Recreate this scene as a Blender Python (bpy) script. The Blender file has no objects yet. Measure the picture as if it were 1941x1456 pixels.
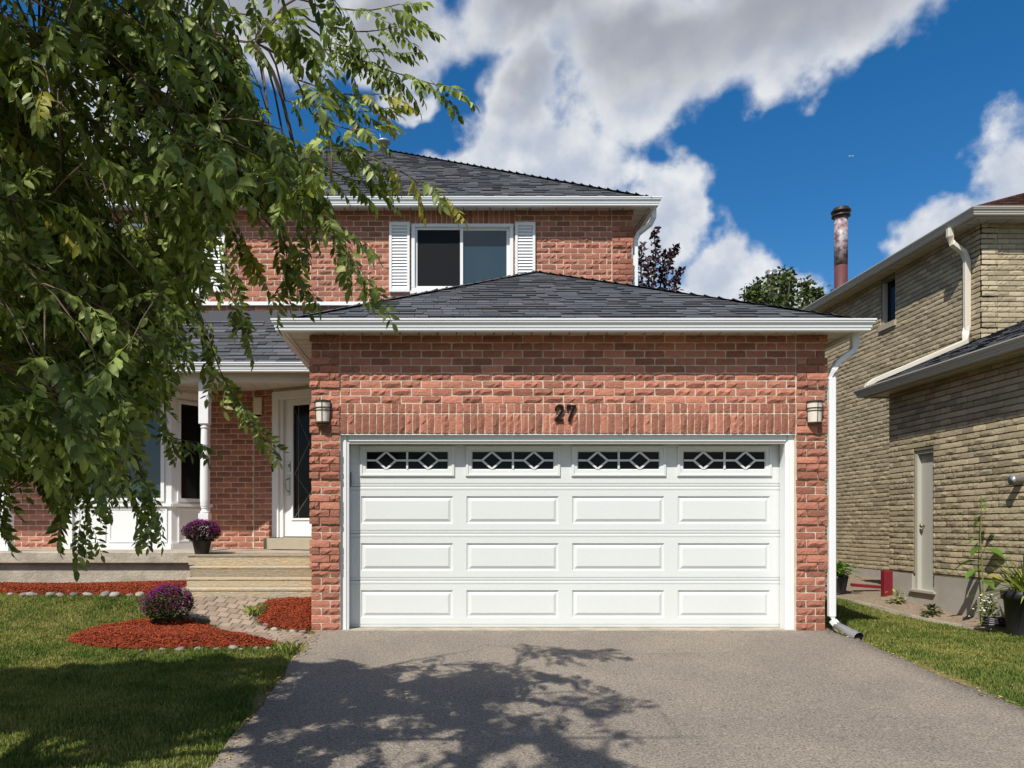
import bpy, math, random
import numpy as np
from mathutils import Vector, Matrix, Euler

R = math.radians
rnd = random.Random(7)
nrng = np.random.default_rng(11)
scene = bpy.context.scene
col = scene.collection

# ------------------------------------------------------------------ camera
F, D, H = 1450.0, 8.43, 1.134          # focal length (photo px), distance to the garage front, eye height above its floor
CX, CY = 835.0, 1000.0
cam = bpy.data.cameras.new('camera')
cam.sensor_width = 36.0
cam.lens = F / 1941.0 * 36.0
cam.shift_x = (970.5 - CX) / 1941.0
cam.shift_y = (CY - 728.0) / 1941.0
cam.clip_start, cam.clip_end = 0.05, 20000.0
camo = bpy.data.objects.new('camera', cam)
camo.location = (0, -D, H)
camo.rotation_euler = (R(90), 0, 0)
col.objects.link(camo)
scene.camera = camo

# ------------------------------------------------------------------ sun, view
SUN = Vector((0.60, 1.0, -1.38)).normalized()      # the way the light travels
sl = bpy.data.lights.new('sun', 'SUN')
sl.energy = 4.6
sl.angle = R(0.53)
sl.color = (1.0, 0.95, 0.87)
so = bpy.data.objects.new('sun', sl)
so.rotation_euler = SUN.to_track_quat('-Z', 'Y').to_euler()
so.location = (-6, -12, 14)
col.objects.link(so)
vs = scene.view_settings
vs.view_transform = 'Standard'
vs.look = 'None'
vs.exposure = 0.24
vs.gamma = 1.0
vs.use_curve_mapping = False

# ------------------------------------------------------------------ world: sky with cumulus clouds
def at(px, py, d):
    return ((px - CX) * d / F, d - D, H + (CY - py) * d / F)

world = bpy.data.worlds.new('World')
scene.world = world
world.use_nodes = True
wt = world.node_tree
wt.nodes.clear()

def nmath(nt, op, a, b=None, c=None, clamp=False):
    n = nt.nodes.new('ShaderNodeMath')
    n.operation = op
    n.use_clamp = clamp
    for i, v in enumerate((a, b, c)):
        if v is None:
            continue
        if isinstance(v, (int, float)):
            n.inputs[i].default_value = v
        else:
            nt.links.new(v, n.inputs[i])
    return n.outputs[0]

def smooth(nt, v, lo, hi, a=0.0, b=1.0):
    n = nt.nodes.new('ShaderNodeMapRange')
    n.interpolation_type = 'SMOOTHSTEP'
    nt.links.new(v, n.inputs[0])
    for i, x in enumerate((lo, hi, a, b)):
        n.inputs[i + 1].default_value = x
    return n.outputs[0]

# cloud banks: centre and half-sizes as azimuth / elevation (radians, azimuth from +Y towards +X)
def ang(px, py):
    u, v = (px - CX) / F, (CY - py) / F
    a = math.atan(u)
    return a, math.atan(v * math.cos(a))
BANKS = []
for (x, y, rx, ry) in ((1230, 90, 330, 150), (1490, 20, 340, 150), (1010, 0, 190, 120), (1760, -110, 320, 110),
                       (1045, 300, 205, 125), (940, 345, 150, 70), (985, 180, 75, 80), (1250, 410, 75, 130),
                       (1375, 535, 115, 88), (1475, 550, 95, 62),
                       (1955, 370, 140, 125), (1795, 455, 110, 62),
                       (740, 70, 140, 120), (770, 205, 80, 40), (500, 20, 200, 120),
                       (250, 250, 220, 140)):
    a, e = ang(x, y)
    k = math.cos(a) ** 2
    BANKS.append((a, e, rx / F * k * 1.05, ry / F * math.cos(e) * 1.05))
def cloud_banks():
    """how deep a direction lies inside a cloud bank (1 at its middle)"""
    g = bpy.data.node_groups.new('cloud_banks', 'ShaderNodeTree')
    g.interface.new_socket('Vector', in_out='INPUT', socket_type='NodeSocketVector')
    g.interface.new_socket('Depth', in_out='OUTPUT', socket_type='NodeSocketFloat')
    gi, go = g.nodes.new('NodeGroupInput'), g.nodes.new('NodeGroupOutput')
    wn = g.nodes.new('ShaderNodeTexNoise')
    wn.inputs['Scale'].default_value = 7.0
    wn.inputs['Detail'].default_value = 4.0
    wn.inputs['Roughness'].default_value = 0.6
    g.links.new(gi.outputs[0], wn.inputs['Vector'])
    s1 = g.nodes.new('ShaderNodeVectorMath'); s1.operation = 'MULTIPLY_ADD'
    g.links.new(wn.outputs['Color'], s1.inputs[0]); s1.inputs[1].default_value = (.13, .13, .13); s1.inputs[2].default_value = (-.065, -.065, -.065)
    s3 = g.nodes.new('ShaderNodeVectorMath'); s3.operation = 'ADD'
    g.links.new(gi.outputs[0], s3.inputs[0]); g.links.new(s1.outputs[0], s3.inputs[1])
    sep = g.nodes.new('ShaderNodeSeparateXYZ')
    g.links.new(s3.outputs[0], sep.inputs[0])
    x, y, z = sep.outputs
    az = nmath(g, 'ARCTAN2', x, y)
    el = nmath(g, 'ARCSINE', z)
    cb = g.nodes.new('ShaderNodeCombineXYZ')
    g.links.new(az, cb.inputs[0]); g.links.new(el, cb.inputs[1])
    best = None
    for (a, e, ra, re) in BANKS:
        p = g.nodes.new('ShaderNodeVectorMath'); p.operation = 'MULTIPLY_ADD'
        g.links.new(cb.outputs[0], p.inputs[0]); p.inputs[1].default_value = (1 / ra, 1 / re, 0); p.inputs[2].default_value = (-a / ra, -e / re, 0)
        ln = g.nodes.new('ShaderNodeVectorMath'); ln.operation = 'LENGTH'
        g.links.new(p.outputs[0], ln.inputs[0])
        ln = nmath(g, 'ADD', ln.outputs['Value'], 0.32 if ra < .037 else 0.0)
        best = ln if best is None else nmath(g, 'SMOOTH_MIN', best, ln, 0.25)
    # the rest of the sky carries scattered clouds of the same kind
    far = g.nodes.new('ShaderNodeTexNoise')
    far.inputs['Scale'].default_value = 2.6
    far.inputs['Detail'].default_value = 2.0
    g.links.new(gi.outputs[0], far.inputs['Vector'])
    side = smooth(g, nmath(g, 'ABSOLUTE', az), 0.72, 0.95)
    fr = nmath(g, 'MULTIPLY_ADD', nmath(g, 'SUBTRACT', far.outputs[0], 0.53), 6.0, 0.0)
    fr = nmath(g, 'SUBTRACT', fr, nmath(g, 'MULTIPLY', nmath(g, 'SUBTRACT', 1.0, side), 3.0))
    d = nmath(g, 'MAXIMUM', nmath(g, 'SUBTRACT', 1.0, best), fr)
    g.links.new(nmath(g, 'MINIMUM', nmath(g, 'MAXIMUM', d, -1.2), 1.0), go.inputs[0])
    return g
def cloud_detail():
    g = bpy.data.node_groups.new('cloud_detail', 'ShaderNodeTree')
    g.interface.new_socket('Vector', in_out='INPUT', socket_type='NodeSocketVector')
    g.interface.new_socket('Density', in_out='OUTPUT', socket_type='NodeSocketFloat')
    gi, go = g.nodes.new('NodeGroupInput'), g.nodes.new('NodeGroupOutput')
    n1 = g.nodes.new('ShaderNodeTexNoise')
    n1.inputs['Scale'].default_value = 11.0
    n1.inputs['Detail'].default_value = 9.0
    n1.inputs['Roughness'].default_value = 0.60
    g.links.new(gi.outputs[0], n1.inputs['Vector'])
    vo = g.nodes.new('ShaderNodeTexVoronoi')
    vo.feature = 'SMOOTH_F1'
    vo.inputs['Scale'].default_value = 30.0
    vo.inputs['Smoothness'].default_value = 0.5
    g.links.new(gi.outputs[0], vo.inputs['Vector'])
    d = nmath(g, 'MULTIPLY_ADD', nmath(g, 'SUBTRACT', n1.outputs[0], 0.5), 1.35, nmath(g, 'MULTIPLY', nmath(g, 'SUBTRACT', 0.42, vo.outputs['Distance']), 0.30))
    g.links.new(d, go.inputs[0])
    return g

gb, gd = cloud_banks(), cloud_detail()
tc = wt.nodes.new('ShaderNodeTexCoord')
sky = wt.nodes.new('ShaderNodeTexSky')
sky.sky_type = 'NISHITA'
sky.sun_disc = False
sky.sun_elevation = math.asin(-SUN.z)
sky.sun_rotation = math.atan2(-SUN.x, -SUN.y) % (2 * math.pi)
sky.altitude = 100.0
sky.air_density = 1.0
sky.dust_density = 1.2
sky.ozone_density = 4.0
hs = wt.nodes.new('ShaderNodeHueSaturation')
hs.inputs['Saturation'].default_value = 1.36
hs.inputs['Value'].default_value = 1.02
wt.links.new(sky.outputs[0], hs.inputs['Color'])
nb_ = wt.nodes.new('ShaderNodeGroup'); nb_.node_tree = gb
g1 = wt.nodes.new('ShaderNodeGroup'); g1.node_tree = gd
g2 = wt.nodes.new('ShaderNodeGroup'); g2.node_tree = gd
wt.links.new(tc.outputs['Generated'], nb_.inputs[0])
wt.links.new(tc.outputs['Generated'], g1.inputs[0])
sh = wt.nodes.new('ShaderNodeVectorMath'); sh.operation = 'ADD'
wt.links.new(tc.outputs['Generated'], sh.inputs[0])
sh.inputs[1].default_value = (-0.016, -0.004, 0.018)
wt.links.new(sh.outputs[0], g2.inputs[0])
sepw = wt.nodes.new('ShaderNodeSeparateXYZ')
wt.links.new(tc.outputs['Generated'], sepw.inputs[0])
under = smooth(wt, sepw.outputs[2], 0.42, 0.55)            # higher clouds show their shaded, smoother bases
dens = nmath(wt, 'ADD', nb_.outputs[0], nmath(wt, 'MULTIPLY', g1.outputs[0], nmath(wt, 'MULTIPLY_ADD', under, -0.45, 1.0)))
alpha = smooth(wt, dens, 0.0, 0.36)
lit = nmath(wt, 'SUBTRACT', g1.outputs[0], g2.outputs[0])
lit = nmath(wt, 'ADD', lit, nmath(wt, 'MULTIPLY', nmath(wt, 'SUBTRACT', 0.45, nb_.outputs[0]), 0.25))
lit = smooth(wt, lit, -0.34, 0.34)
thick = smooth(wt, dens, 0.10, 0.75)
dark = nmath(wt, 'MULTIPLY', thick, under)
cr = wt.nodes.new('ShaderNodeMix'); cr.data_type = 'RGBA'
cr.inputs[6].default_value = (4.4, 4.9, 5.8, 1)
cr.inputs[7].default_value = (7.3, 7.4, 7.5, 1)
wt.links.new(lit, cr.inputs[0])
cd = wt.nodes.new('ShaderNodeMix'); cd.data_type = 'RGBA'
wt.links.new(nmath(wt, 'MULTIPLY', dark, 0.88), cd.inputs[0])
wt.links.new(cr.outputs[2], cd.inputs[6])
cd.inputs[7].default_value = (2.9, 3.0, 3.35, 1)
mx = wt.nodes.new('ShaderNodeMix'); mx.data_type = 'RGBA'
wt.links.new(nmath(wt, 'MULTIPLY', alpha, 0.95), mx.inputs[0])
wt.links.new(hs.outputs[0], mx.inputs[6])
wt.links.new(cd.outputs[2], mx.inputs[7])
bg = wt.nodes.new('ShaderNodeBackground')
bg.inputs['Strength'].default_value = 0.10
wt.links.new(mx.outputs[2], bg.inputs['Color'])
wo = wt.nodes.new('ShaderNodeOutputWorld')
wt.links.new(bg.outputs[0], wo.inputs['Surface'])
world.cycles.sampling_method = 'MANUAL'
world.cycles.sample_map_resolution = 1024
scene.cycles.max_bounces = 6
scene.cycles.diffuse_bounces = 3
scene.cycles.glossy_bounces = 3
scene.cycles.transmission_bounces = 4
scene.cycles.caustics_reflective = False
scene.cycles.caustics_refractive = False

# ------------------------------------------------------------------ materials
MATS = {}
def M(name, c, c2=None, rough=0.7, var=0.0, scale=6.0, detail=5.0, bump=0.0, bscale=40.0, tone=0.0, orand=0.0,
      metal=0.0, spec=0.5, trans=None, stretch=None, tonecol=None, fine=0.0, fscale=150.0, bdist=0.01):
    m = bpy.data.materials.new(name)
    m.use_nodes = True
    nt = m.node_tree
    b = nt.nodes['Principled BSDF']
    b.inputs['Roughness'].default_value = rough
    b.inputs['Metallic'].default_value = metal
    b.inputs['Specular IOR Level'].default_value = spec
    geo = nt.nodes.new('ShaderNodeNewGeometry')
    pos = geo.outputs['Position']
    if stretch:
        mp = nt.nodes.new('ShaderNodeMapping')
        mp.inputs['Scale'].default_value = stretch
        nt.links.new(pos, mp.inputs['Vector'])
        pos = mp.outputs[0]
    rgb = nt.nodes.new('ShaderNodeRGB')
    rgb.outputs[0].default_value = (*c, 1)
    colr = rgb.outputs[0]
    nz = nt.nodes.new('ShaderNodeTexNoise')
    nz.inputs['Scale'].default_value = scale
    nz.inputs['Detail'].default_value = detail
    nz.inputs['Roughness'].default_value = 0.6
    nt.links.new(pos, nz.inputs['Vector'])
    if c2:
        mxn = nt.nodes.new('ShaderNodeMix'); mxn.data_type = 'RGBA'
        nt.links.new(smooth(nt, nz.outputs[0], 0.36, 0.64), mxn.inputs[0])
        nt.links.new(colr, mxn.inputs[6])
        mxn.inputs[7].default_value = (*c2, 1)
        colr = mxn.outputs[2]
    at_ = nt.nodes.new('ShaderNodeAttribute')
    at_.attribute_name = 'tone'
    if tonecol:
        mxn = nt.nodes.new('ShaderNodeMix'); mxn.data_type = 'RGBA'
        nt.links.new(at_.outputs['Fac'], mxn.inputs[0])
        nt.links.new(colr, mxn.inputs[6])
        mxn.inputs[7].default_value = (*tonecol, 1)
        colr = mxn.outputs[2]
    val = None
    def mul(v):
        nonlocal val
        val = v if val is None else nmath(nt, 'MULTIPLY', val, v)
    if var:
        mul(nmath(nt, 'MULTIPLY_ADD', nmath(nt, 'SUBTRACT', nz.outputs[0], .5), 2.6 * var, 1.0))
    if fine:
        n3 = nt.nodes.new('ShaderNodeTexNoise')
        n3.inputs['Scale'].default_value = fscale
        n3.inputs['Detail'].default_value = 2.0
        nt.links.new(geo.outputs['Position'], n3.inputs['Vector'])
        mul(nmath(nt, 'MULTIPLY_ADD', nmath(nt, 'SUBTRACT', n3.outputs[0], .5), 3.0 * fine, 1.0))
    if tone:
        mul(nmath(nt, 'MULTIPLY_ADD', nmath(nt, 'SUBTRACT', at_.outputs['Fac'], .5), 2 * tone, 1.0))
    if orand:
        oi = nt.nodes.new('ShaderNodeObjectInfo')
        mul(nmath(nt, 'MULTIPLY_ADD', nmath(nt, 'SUBTRACT', oi.outputs['Random'], .5), 2 * orand, 1.0))
    if val is not None:
        hsn = nt.nodes.new('ShaderNodeHueSaturation')
        nt.links.new(colr, hsn.inputs['Color'])
        nt.links.new(val, hsn.inputs['Value'])
        colr = hsn.outputs[0]
    nt.links.new(colr, b.inputs['Base Color'])
    if bump:
        n2 = nt.nodes.new('ShaderNodeTexNoise')
        n2.inputs['Scale'].default_value = bscale
        n2.inputs['Detail'].default_value = 4.0
        nt.links.new(pos, n2.inputs['Vector'])
        bp = nt.nodes.new('ShaderNodeBump')
        bp.inputs['Strength'].default_value = bump
        bp.inputs['Distance'].default_value = bdist
        nt.links.new(n2.outputs[0], bp.inputs['Height'])
        nt.links.new(bp.outputs[0], b.inputs['Normal'])
    if trans:
        tr = nt.nodes.new('ShaderNodeBsdfTranslucent')
        tm = nt.nodes.new('ShaderNodeMix'); tm.data_type = 'RGBA'; tm.blend_type = 'MULTIPLY'
        tm.inputs[0].default_value = 1.0
        nt.links.new(colr, tm.inputs[6]); tm.inputs[7].default_value = (*trans[1], 1)
        nt.links.new(tm.outputs[2], tr.inputs['Color'])
        ms = nt.nodes.new('ShaderNodeMixShader')
        ms.inputs[0].default_value = trans[0]
        nt.links.new(b.outputs[0], ms.inputs[1]); nt.links.new(tr.outputs[0], ms.inputs[2])
        nt.links.new(ms.outputs[0], nt.nodes['Material Output'].inputs['Surface'])
    MATS[name] = m
    return m

M('red_brick', (.435, .180, .118), (.350, .142, .096), rough=.88, var=.16, scale=16, bump=.8, bscale=48, tone=.26, orand=.16, spec=.25, fine=.12, fscale=110, bdist=.012)
M('mortar', (.68, .57, .45), (.57, .475, .375), rough=.95, var=.10, scale=5, bump=.3, bscale=150, spec=.2)
M('tan_brick', (.465, .388, .252), (.385, .320, .210), rough=.9, var=.18, scale=5, bump=.5, bscale=40, tone=.24, orand=.16, spec=.2, fine=.16, fscale=70, bdist=.012)
M('tan_mortar', (.22, .185, .12), (.18, .15, .10), rough=.95, var=.1, scale=10, bump=.4, bscale=120, spec=.2)
M('shingle', (.084, .092, .106), (.098, .097, .103), rough=.9, var=.10, scale=2.2, tone=.48, orand=.20, bump=.4, bscale=220, spec=.25, fine=.25, fscale=120)
M('brown_shingle', (.13, .062, .045), (.10, .05, .038), rough=.9, var=.1, scale=3, tone=.4, bump=.5, bscale=200, spec=.2)
M('white_paint', (.74, .75, .75), rough=.42, var=.02, scale=3, spec=.4)
M('white_door', (.655, .68, .665), rough=.48, var=.03, scale=1.2, bump=.12, bscale=300, spec=.4, bdist=.003, fine=.02, fscale=30)
M('white_aluminium', (.76, .78, .79), rough=.36, var=.03, scale=2.5, spec=.5)
M('soffit_beige', (.60, .565, .50), rough=.5, var=.03, scale=3)
M('tan_aluminium', (.46, .43, .36), rough=.5, var=.05, scale=3)
M('pale_pipe', (.62, .57, .47), rough=.45, var=.05, scale=4)
M('charcoal', (.055, .058, .065), rough=.55, var=.06, scale=6)
M('glass_dark', (.006, .007, .008), rough=.08, spec=.12)
M('glass_window', (.022, .050, .072), rough=.03, spec=.5)
M('screen_mesh', (.012, .013, .015), rough=.5, spec=.08, fine=.3, fscale=500)
M('bronze', (.045, .034, .028), rough=.45, metal=.4)
M('frosted_glass', (.68, .63, .53), rough=.4, var=.12, scale=14, spec=.5)
M('black_paint', (.008, .008, .008), rough=.75, spec=.12)
M('black_plastic', (.016, .016, .018), rough=.5, var=.2, scale=9)
M('concrete', (.46, .405, .315), (.29, .255, .20), rough=.9, var=.22, scale=3.6, bump=.8, bscale=30, fine=.16, fscale=60, bdist=.012)
M('concrete_grey', (.42, .39, .34), (.33, .30, .25), rough=.9, var=.16, scale=2.6, bump=.3, bscale=60)
M('sill_stone', (.36, .32, .235), rough=.9, var=.1, scale=9, bump=.3, bscale=80)
M('timber', (.44, .340, .205), (.315, .278, .210), rough=.8, var=.36, scale=3.4, bump=.9, bscale=22, stretch=(.7, 3, 6.5), fine=.20, fscale=34, tone=.24, bdist=.014)
M('asphalt', (.268, .229, .184), (.196, .169, .140), rough=.93, var=.24, scale=.8, detail=7, bump=.8, bscale=120, spec=.2, fine=.75, fscale=66, bdist=.009)
M('paver', (.30, .225, .165), (.245, .185, .135), rough=.9, var=.12, scale=9, orand=.20, bump=.4, bscale=90)
M('sand_joint', (.20, .17, .13), rough=.95, var=.2, scale=20)
M('soil_grass', (.085, .110, .028), (.165, .135, .055), rough=.95, var=.30, scale=1.7, fine=.5, fscale=60, spec=.1)
M('soil', (.27, .205, .14), (.19, .145, .10), rough=.95, var=.3, scale=9, bump=.9, bscale=40, fine=.4, fscale=40, bdist=.02)
M('grass', (.074, .150, .018), rough=.6, tone=.22, tonecol=(.35, .305, .095), trans=(.30, (1.2, 1.25, .6)), spec=.2)
M('mulch', (.27, .054, .021), (.19, .039, .017), rough=.9, var=.25, scale=6, tone=.62, spec=.12)
M('stone', (.27, .245, .21), (.19, .17, .15), rough=.85, var=.15, scale=12, orand=.45, bump=.4, bscale=50)
M('leaf', (.100, .150, .024), rough=.45, tone=.45, tonecol=(.31, .37, .115), trans=(.36, (1.4, 1.4, .45)), spec=.35)
M('leaf_yellow', (.36, .34, .05), rough=.5, trans=(.35, (1.25, 1.2, .6)), spec=.35)
M('bark', (.115, .088, .066), (.075, .058, .046), rough=.9, var=.2, scale=18, bump=.8, bscale=40, stretch=(3, 3, .6))
M('twig', (.115, .075, .050), rough=.8, var=.2, scale=20)
M('plum_leaf', (.038, .018, .026), rough=.6, tone=.5, spec=.3, trans=(.15, (1.3, .8, .9)))
M('far_leaf', (.040, .066, .016), rough=.6, tone=.5, tonecol=(.10, .13, .035), spec=.3, trans=(.2, (1.3, 1.4, .6)))
M('flower', (.115, .007, .075), rough=.65, tone=.7, spec=.2, tonecol=(.24, .012, .17))
M('mum_leaf', (.040, .062, .020), rough=.65, tone=.6, spec=.15, trans=(.2, (1.2, 1.3, .6)))
M('strap_leaf', (.115, .17, .035), rough=.45, tone=.5, tonecol=(.33, .36, .10), trans=(.3, (1.3, 1.3, .6)))
M('lime_leaf', (.12, .23, .03), rough=.5, tone=.45, trans=(.4, (1.4, 1.4, .5)))
M('white_petal', (.75, .73, .60), rough=.7, tone=.2)
M('rust_metal', (.125, .036, .034), (.085, .028, .03), rough=.6, var=.35, scale=5, bump=.2, bscale=30, spec=.4)
M('worn_metal', (.42, .40, .42), (.15, .06, .055), rough=.5, var=.2, scale=9, spec=.5)
M('galvanised', (.33, .33, .34), rough=.45, metal=.5, var=.1, scale=8)
M('brass', (.35, .27, .16), rough=.4, metal=.7)
M('nickel', (.45, .42, .37), rough=.35, metal=.7)
M('red_plastic', (.17, .008, .018), rough=.5, var=.1, scale=6)
M('beige_door', (.44, .43, .37), rough=.5, var=.03, scale=3)
M('dead_leaf', (.30, .17, .06), rough=.8, tone=.5, tonecol=(.42, .32, .14))
M('cladding', (.42, .35, .27), rough=.8, var=.1, scale=2)
M('plane_white', (.8, .8, .8), rough=.4)

def brick_sheet(name, base, c1, c2, mor):
    """brick courses drawn by the material, for sides that the photograph does not show"""
    m = M(name, base, rough=.9, bump=.3, bscale=80)
    nt = m.node_tree
    b = nt.nodes['Principled BSDF']
    geo = nt.nodes.new('ShaderNodeNewGeometry')
    sp = nt.nodes.new('ShaderNodeSeparateXYZ'); nt.links.new(geo.outputs['Position'], sp.inputs[0])
    cb = nt.nodes.new('ShaderNodeCombineXYZ')
    nt.links.new(nmath(nt, 'ADD', sp.outputs[0], sp.outputs[1]), cb.inputs[0]); nt.links.new(sp.outputs[2], cb.inputs[1])
    bt = nt.nodes.new('ShaderNodeTexBrick')
    nt.links.new(cb.outputs[0], bt.inputs['Vector'])
    bt.inputs['Color1'].default_value = (*c1, 1); bt.inputs['Color2'].default_value = (*c2, 1); bt.inputs['Mortar'].default_value = (*mor, 1)
    bt.inputs['Scale'].default_value = 1.0
    bt.inputs['Mortar Size'].default_value = .005
    bt.inputs['Brick Width'].default_value = .2235; bt.inputs['Row Height'].default_value = .0834
    nt.links.new(bt.outputs['Color'], b.inputs['Base Color'])
brick_sheet('red_brick_side', (.4, .13, .08), (.40, .13, .08), (.30, .10, .06), (.55, .47, .38))
brick_sheet('tan_brick_side', (.3, .25, .16), (.31, .26, .17), (.25, .21, .14), (.2, .17, .12))

# ------------------------------------------------------------------ object helpers
WO = {}                 # world origin of every object built (no parent is rotated)
def put(o, parent, loc=(0, 0, 0)):
    loc = Vector(loc)
    col.objects.link(o)
    if parent is not None:
        o.parent = parent
        o.location = loc - WO[parent]
    else:
        o.location = loc
    WO[o] = loc
    return o
def tag(o, label=None, cat=None, group=None, kind=None):
    if label: o['label'] = label
    if cat: o['category'] = cat
    if group: o['group'] = group
    if kind: o['kind'] = kind
    return o
def thing(name, label, cat, loc, group=None):
    o = bpy.data.objects.new(name, None)
    o.empty_display_size = .2
    return tag(put(o, None, loc), label, cat, group)

class MB:
    def __init__(s):
        s.v, s.f, s.t = [], [], []
    def add(s, vs_, fs_, tone=.5):
        n = len(s.v)
        s.v.extend(vs_)
        s.f.extend([tuple(i + n for i in f) for f in fs_])
        if isinstance(tone, (list, tuple)): s.t.extend(tone)
        else: s.t.extend([tone] * len(fs_))
    def box(s, x0, x1, y0, y1, z0, z1, tone=.5):
        s.add([(x0, y0, z0), (x1, y0, z0), (x1, y1, z0), (x0, y1, z0), (x0, y0, z1), (x1, y0, z1), (x1, y1, z1), (x0, y1, z1)],
              [(0, 3, 2, 1), (4, 5, 6, 7), (0, 1, 5, 4), (1, 2, 6, 5), (2, 3, 7, 6), (3, 0, 4, 7)], tone)
    def bbox(s, x0, x1, y0, y1, z0, z1, b=.006, tone=.5):
        """box with chamfered edges along every side of its front (-Y) and top"""
        p = [(x0, x1, y1, z0, z1, 0)]
        v = []
        for (yy, i) in ((y0, b), (y0 + b, 0), (y1, 0)):
            v += [(x0 + i, yy, z0 + i), (x1 - i, yy, z0 + i), (x1 - i, yy, z1 - i), (x0 + i, yy, z1 - i)]
        f = [(0, 1, 2, 3), (8, 11, 10, 9)]
        for k in (0, 4):
            for j in range(4):
                a, c = k + j, k + (j + 1) % 4
                f.append((a, a + 4, c + 4, c))
        s.add(v, f, tone)
    def fbox(s, fr, a0, a1, n0, n1, z0, z1, tone=.5):
        """box in a wall frame: a along the wall, n out of the wall"""
        v = [fr(a, n, z) for z in (z0, z1) for (a, n) in ((a0, n1), (a1, n1), (a1, n0), (a0, n0))]
        s.add(v, [(0, 3, 2, 1), (4, 5, 6, 7), (0, 1, 5, 4), (1, 2, 6, 5), (2, 3, 7, 6), (3, 0, 4, 7)], tone)
    def quad(s, a, b, c, d, tone=.5):
        s.add([a, b, c, d], [(0, 1, 2, 3)], tone)
    def extrude(s, prof, p0, p1, close=True, tone=.5):
        """profile [(offset vector)] from p0 to p1"""
        n = len(prof)
        v = [tuple(Vector(p0) + Vector(q)) for q in prof] + [tuple(Vector(p1) + Vector(q)) for q in prof]
        f = [(i, (i + 1) % n, (i + 1) % n + n, i + n) for i in range(n if close else n - 1)]
        if close: f += [tuple(range(n))[::-1], tuple(range(n, 2 * n))]
        s.add(v, f, tone)
    def rings(s, rows, closed=True, cap=True, tone=.5):
        """rows of equal-length point loops"""
        n = len(rows[0])
        v = [tuple(p) for r in rows for p in r]
        f = []
        for k in range(len(rows) - 1):
            for j in range(n if closed else n - 1):
                a, b = k * n + j, k * n + (j + 1) % n
                f.append((a, b, b + n, a + n))
        if cap:
            f.append(tuple(range(n))[::-1]); f.append(tuple(range((len(rows) - 1) * n, len(rows) * n)))
        s.add(v, f, tone)
    def lathe(s, c, prof, n=16, tone=.5, cap=True):
        s.rings([[(c[0] + r * math.cos(2 * math.pi * j / n), c[1] + r * math.sin(2 * math.pi * j / n), c[2] + z) for j in range(n)] for (r, z) in prof], tone=tone, cap=cap)
    def tube(s, pts, rad, n=6, tone=.5, square=None):
        pts = [Vector(p) for p in pts]
        rows = []
        up = Vector((0, 0, 1))
        for i, p in enumerate(pts):
            t = (pts[min(i + 1, len(pts) - 1)] - pts[max(i - 1, 0)]).normalized()
            ref = up if abs(t.dot(up)) < .95 else Vector((0, 1, 0))
            a = t.cross(ref).normalized(); b = a.cross(t).normalized()
            if square:
                w, h = square
                rows.append([p + a * (w * q) + b * (h * r) for (q, r) in ((-.5, -.4), (-.4, -.5), (.4, -.5), (.5, -.4), (.5, .4), (.4, .5), (-.4, .5), (-.5, .4))])
            else:
                r = rad[i] if isinstance(rad, (list, tuple)) else rad
                rows.append([p + (a * math.cos(2 * math.pi * j / n) + b * math.sin(2 * math.pi * j / n)) * r for j in range(n)])
        s.rings(rows, tone=tone)
    def mesh(s, name):
        me = bpy.data.meshes.new(name)
        me.from_pydata(s.v, [], s.f)
        a = me.attributes.new('tone', 'FLOAT', 'FACE')
        a.data.foreach_set('value', np.asarray(s.t, dtype=np.float32))
        me.update()
        return me
    def build(s, name, mat, parent=None, smooth_=False, kind=None, base=None):
        """base: world point that becomes the object's own origin"""
        if base is not None:
            bx, by, bz = base
            s.v = [(p[0] - bx, p[1] - by, p[2] - bz) for p in s.v]
        me = s.mesh(name)
        me.materials.append(MATS[mat])
        if smooth_:
            me.polygons.foreach_set('use_smooth', [True] * len(me.polygons))
        o = put(bpy.data.objects.new(name, me), parent, base or (0, 0, 0))
        if kind: o['kind'] = kind
        return o

def np_mesh(name, verts, faces, tone, mats, matidx=None, smooth_=False):
    """verts (N,3), faces (M,k) of one size"""
    me = bpy.data.meshes.new(name)
    n, (m, k) = len(verts), faces.shape
    me.vertices.add(n); me.vertices.foreach_set('co', np.ascontiguousarray(verts, dtype=np.float32).ravel())
    me.loops.add(m * k); me.loops.foreach_set('vertex_index', np.ascontiguousarray(faces, dtype=np.int32).ravel())
    me.polygons.add(m)
    me.polygons.foreach_set('loop_start', np.arange(0, m * k, k, dtype=np.int32))
    for mm in mats: me.materials.append(MATS[mm])
    if matidx is not None: me.polygons.foreach_set('material_index', matidx.astype(np.int32))
    a = me.attributes.new('tone', 'FLOAT', 'FACE')
    a.data.foreach_set('value', np.asarray(tone, dtype=np.float32))
    if smooth_: me.polygons.foreach_set('use_smooth', np.ones(m, dtype=bool))
    me.update(calc_edges=True)
    me.validate()
    return me

def frame(o, deg):
    """wall frame: a runs along the wall, n points out of it; deg 0 faces the street (-Y)"""
    c, s_ = math.cos(R(deg)), math.sin(R(deg))
    def f(a, n, z):
        return (o[0] + a * c + n * s_, o[1] + a * s_ - n * c, z)
    f.o, f.deg = o, deg
    return f

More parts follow.
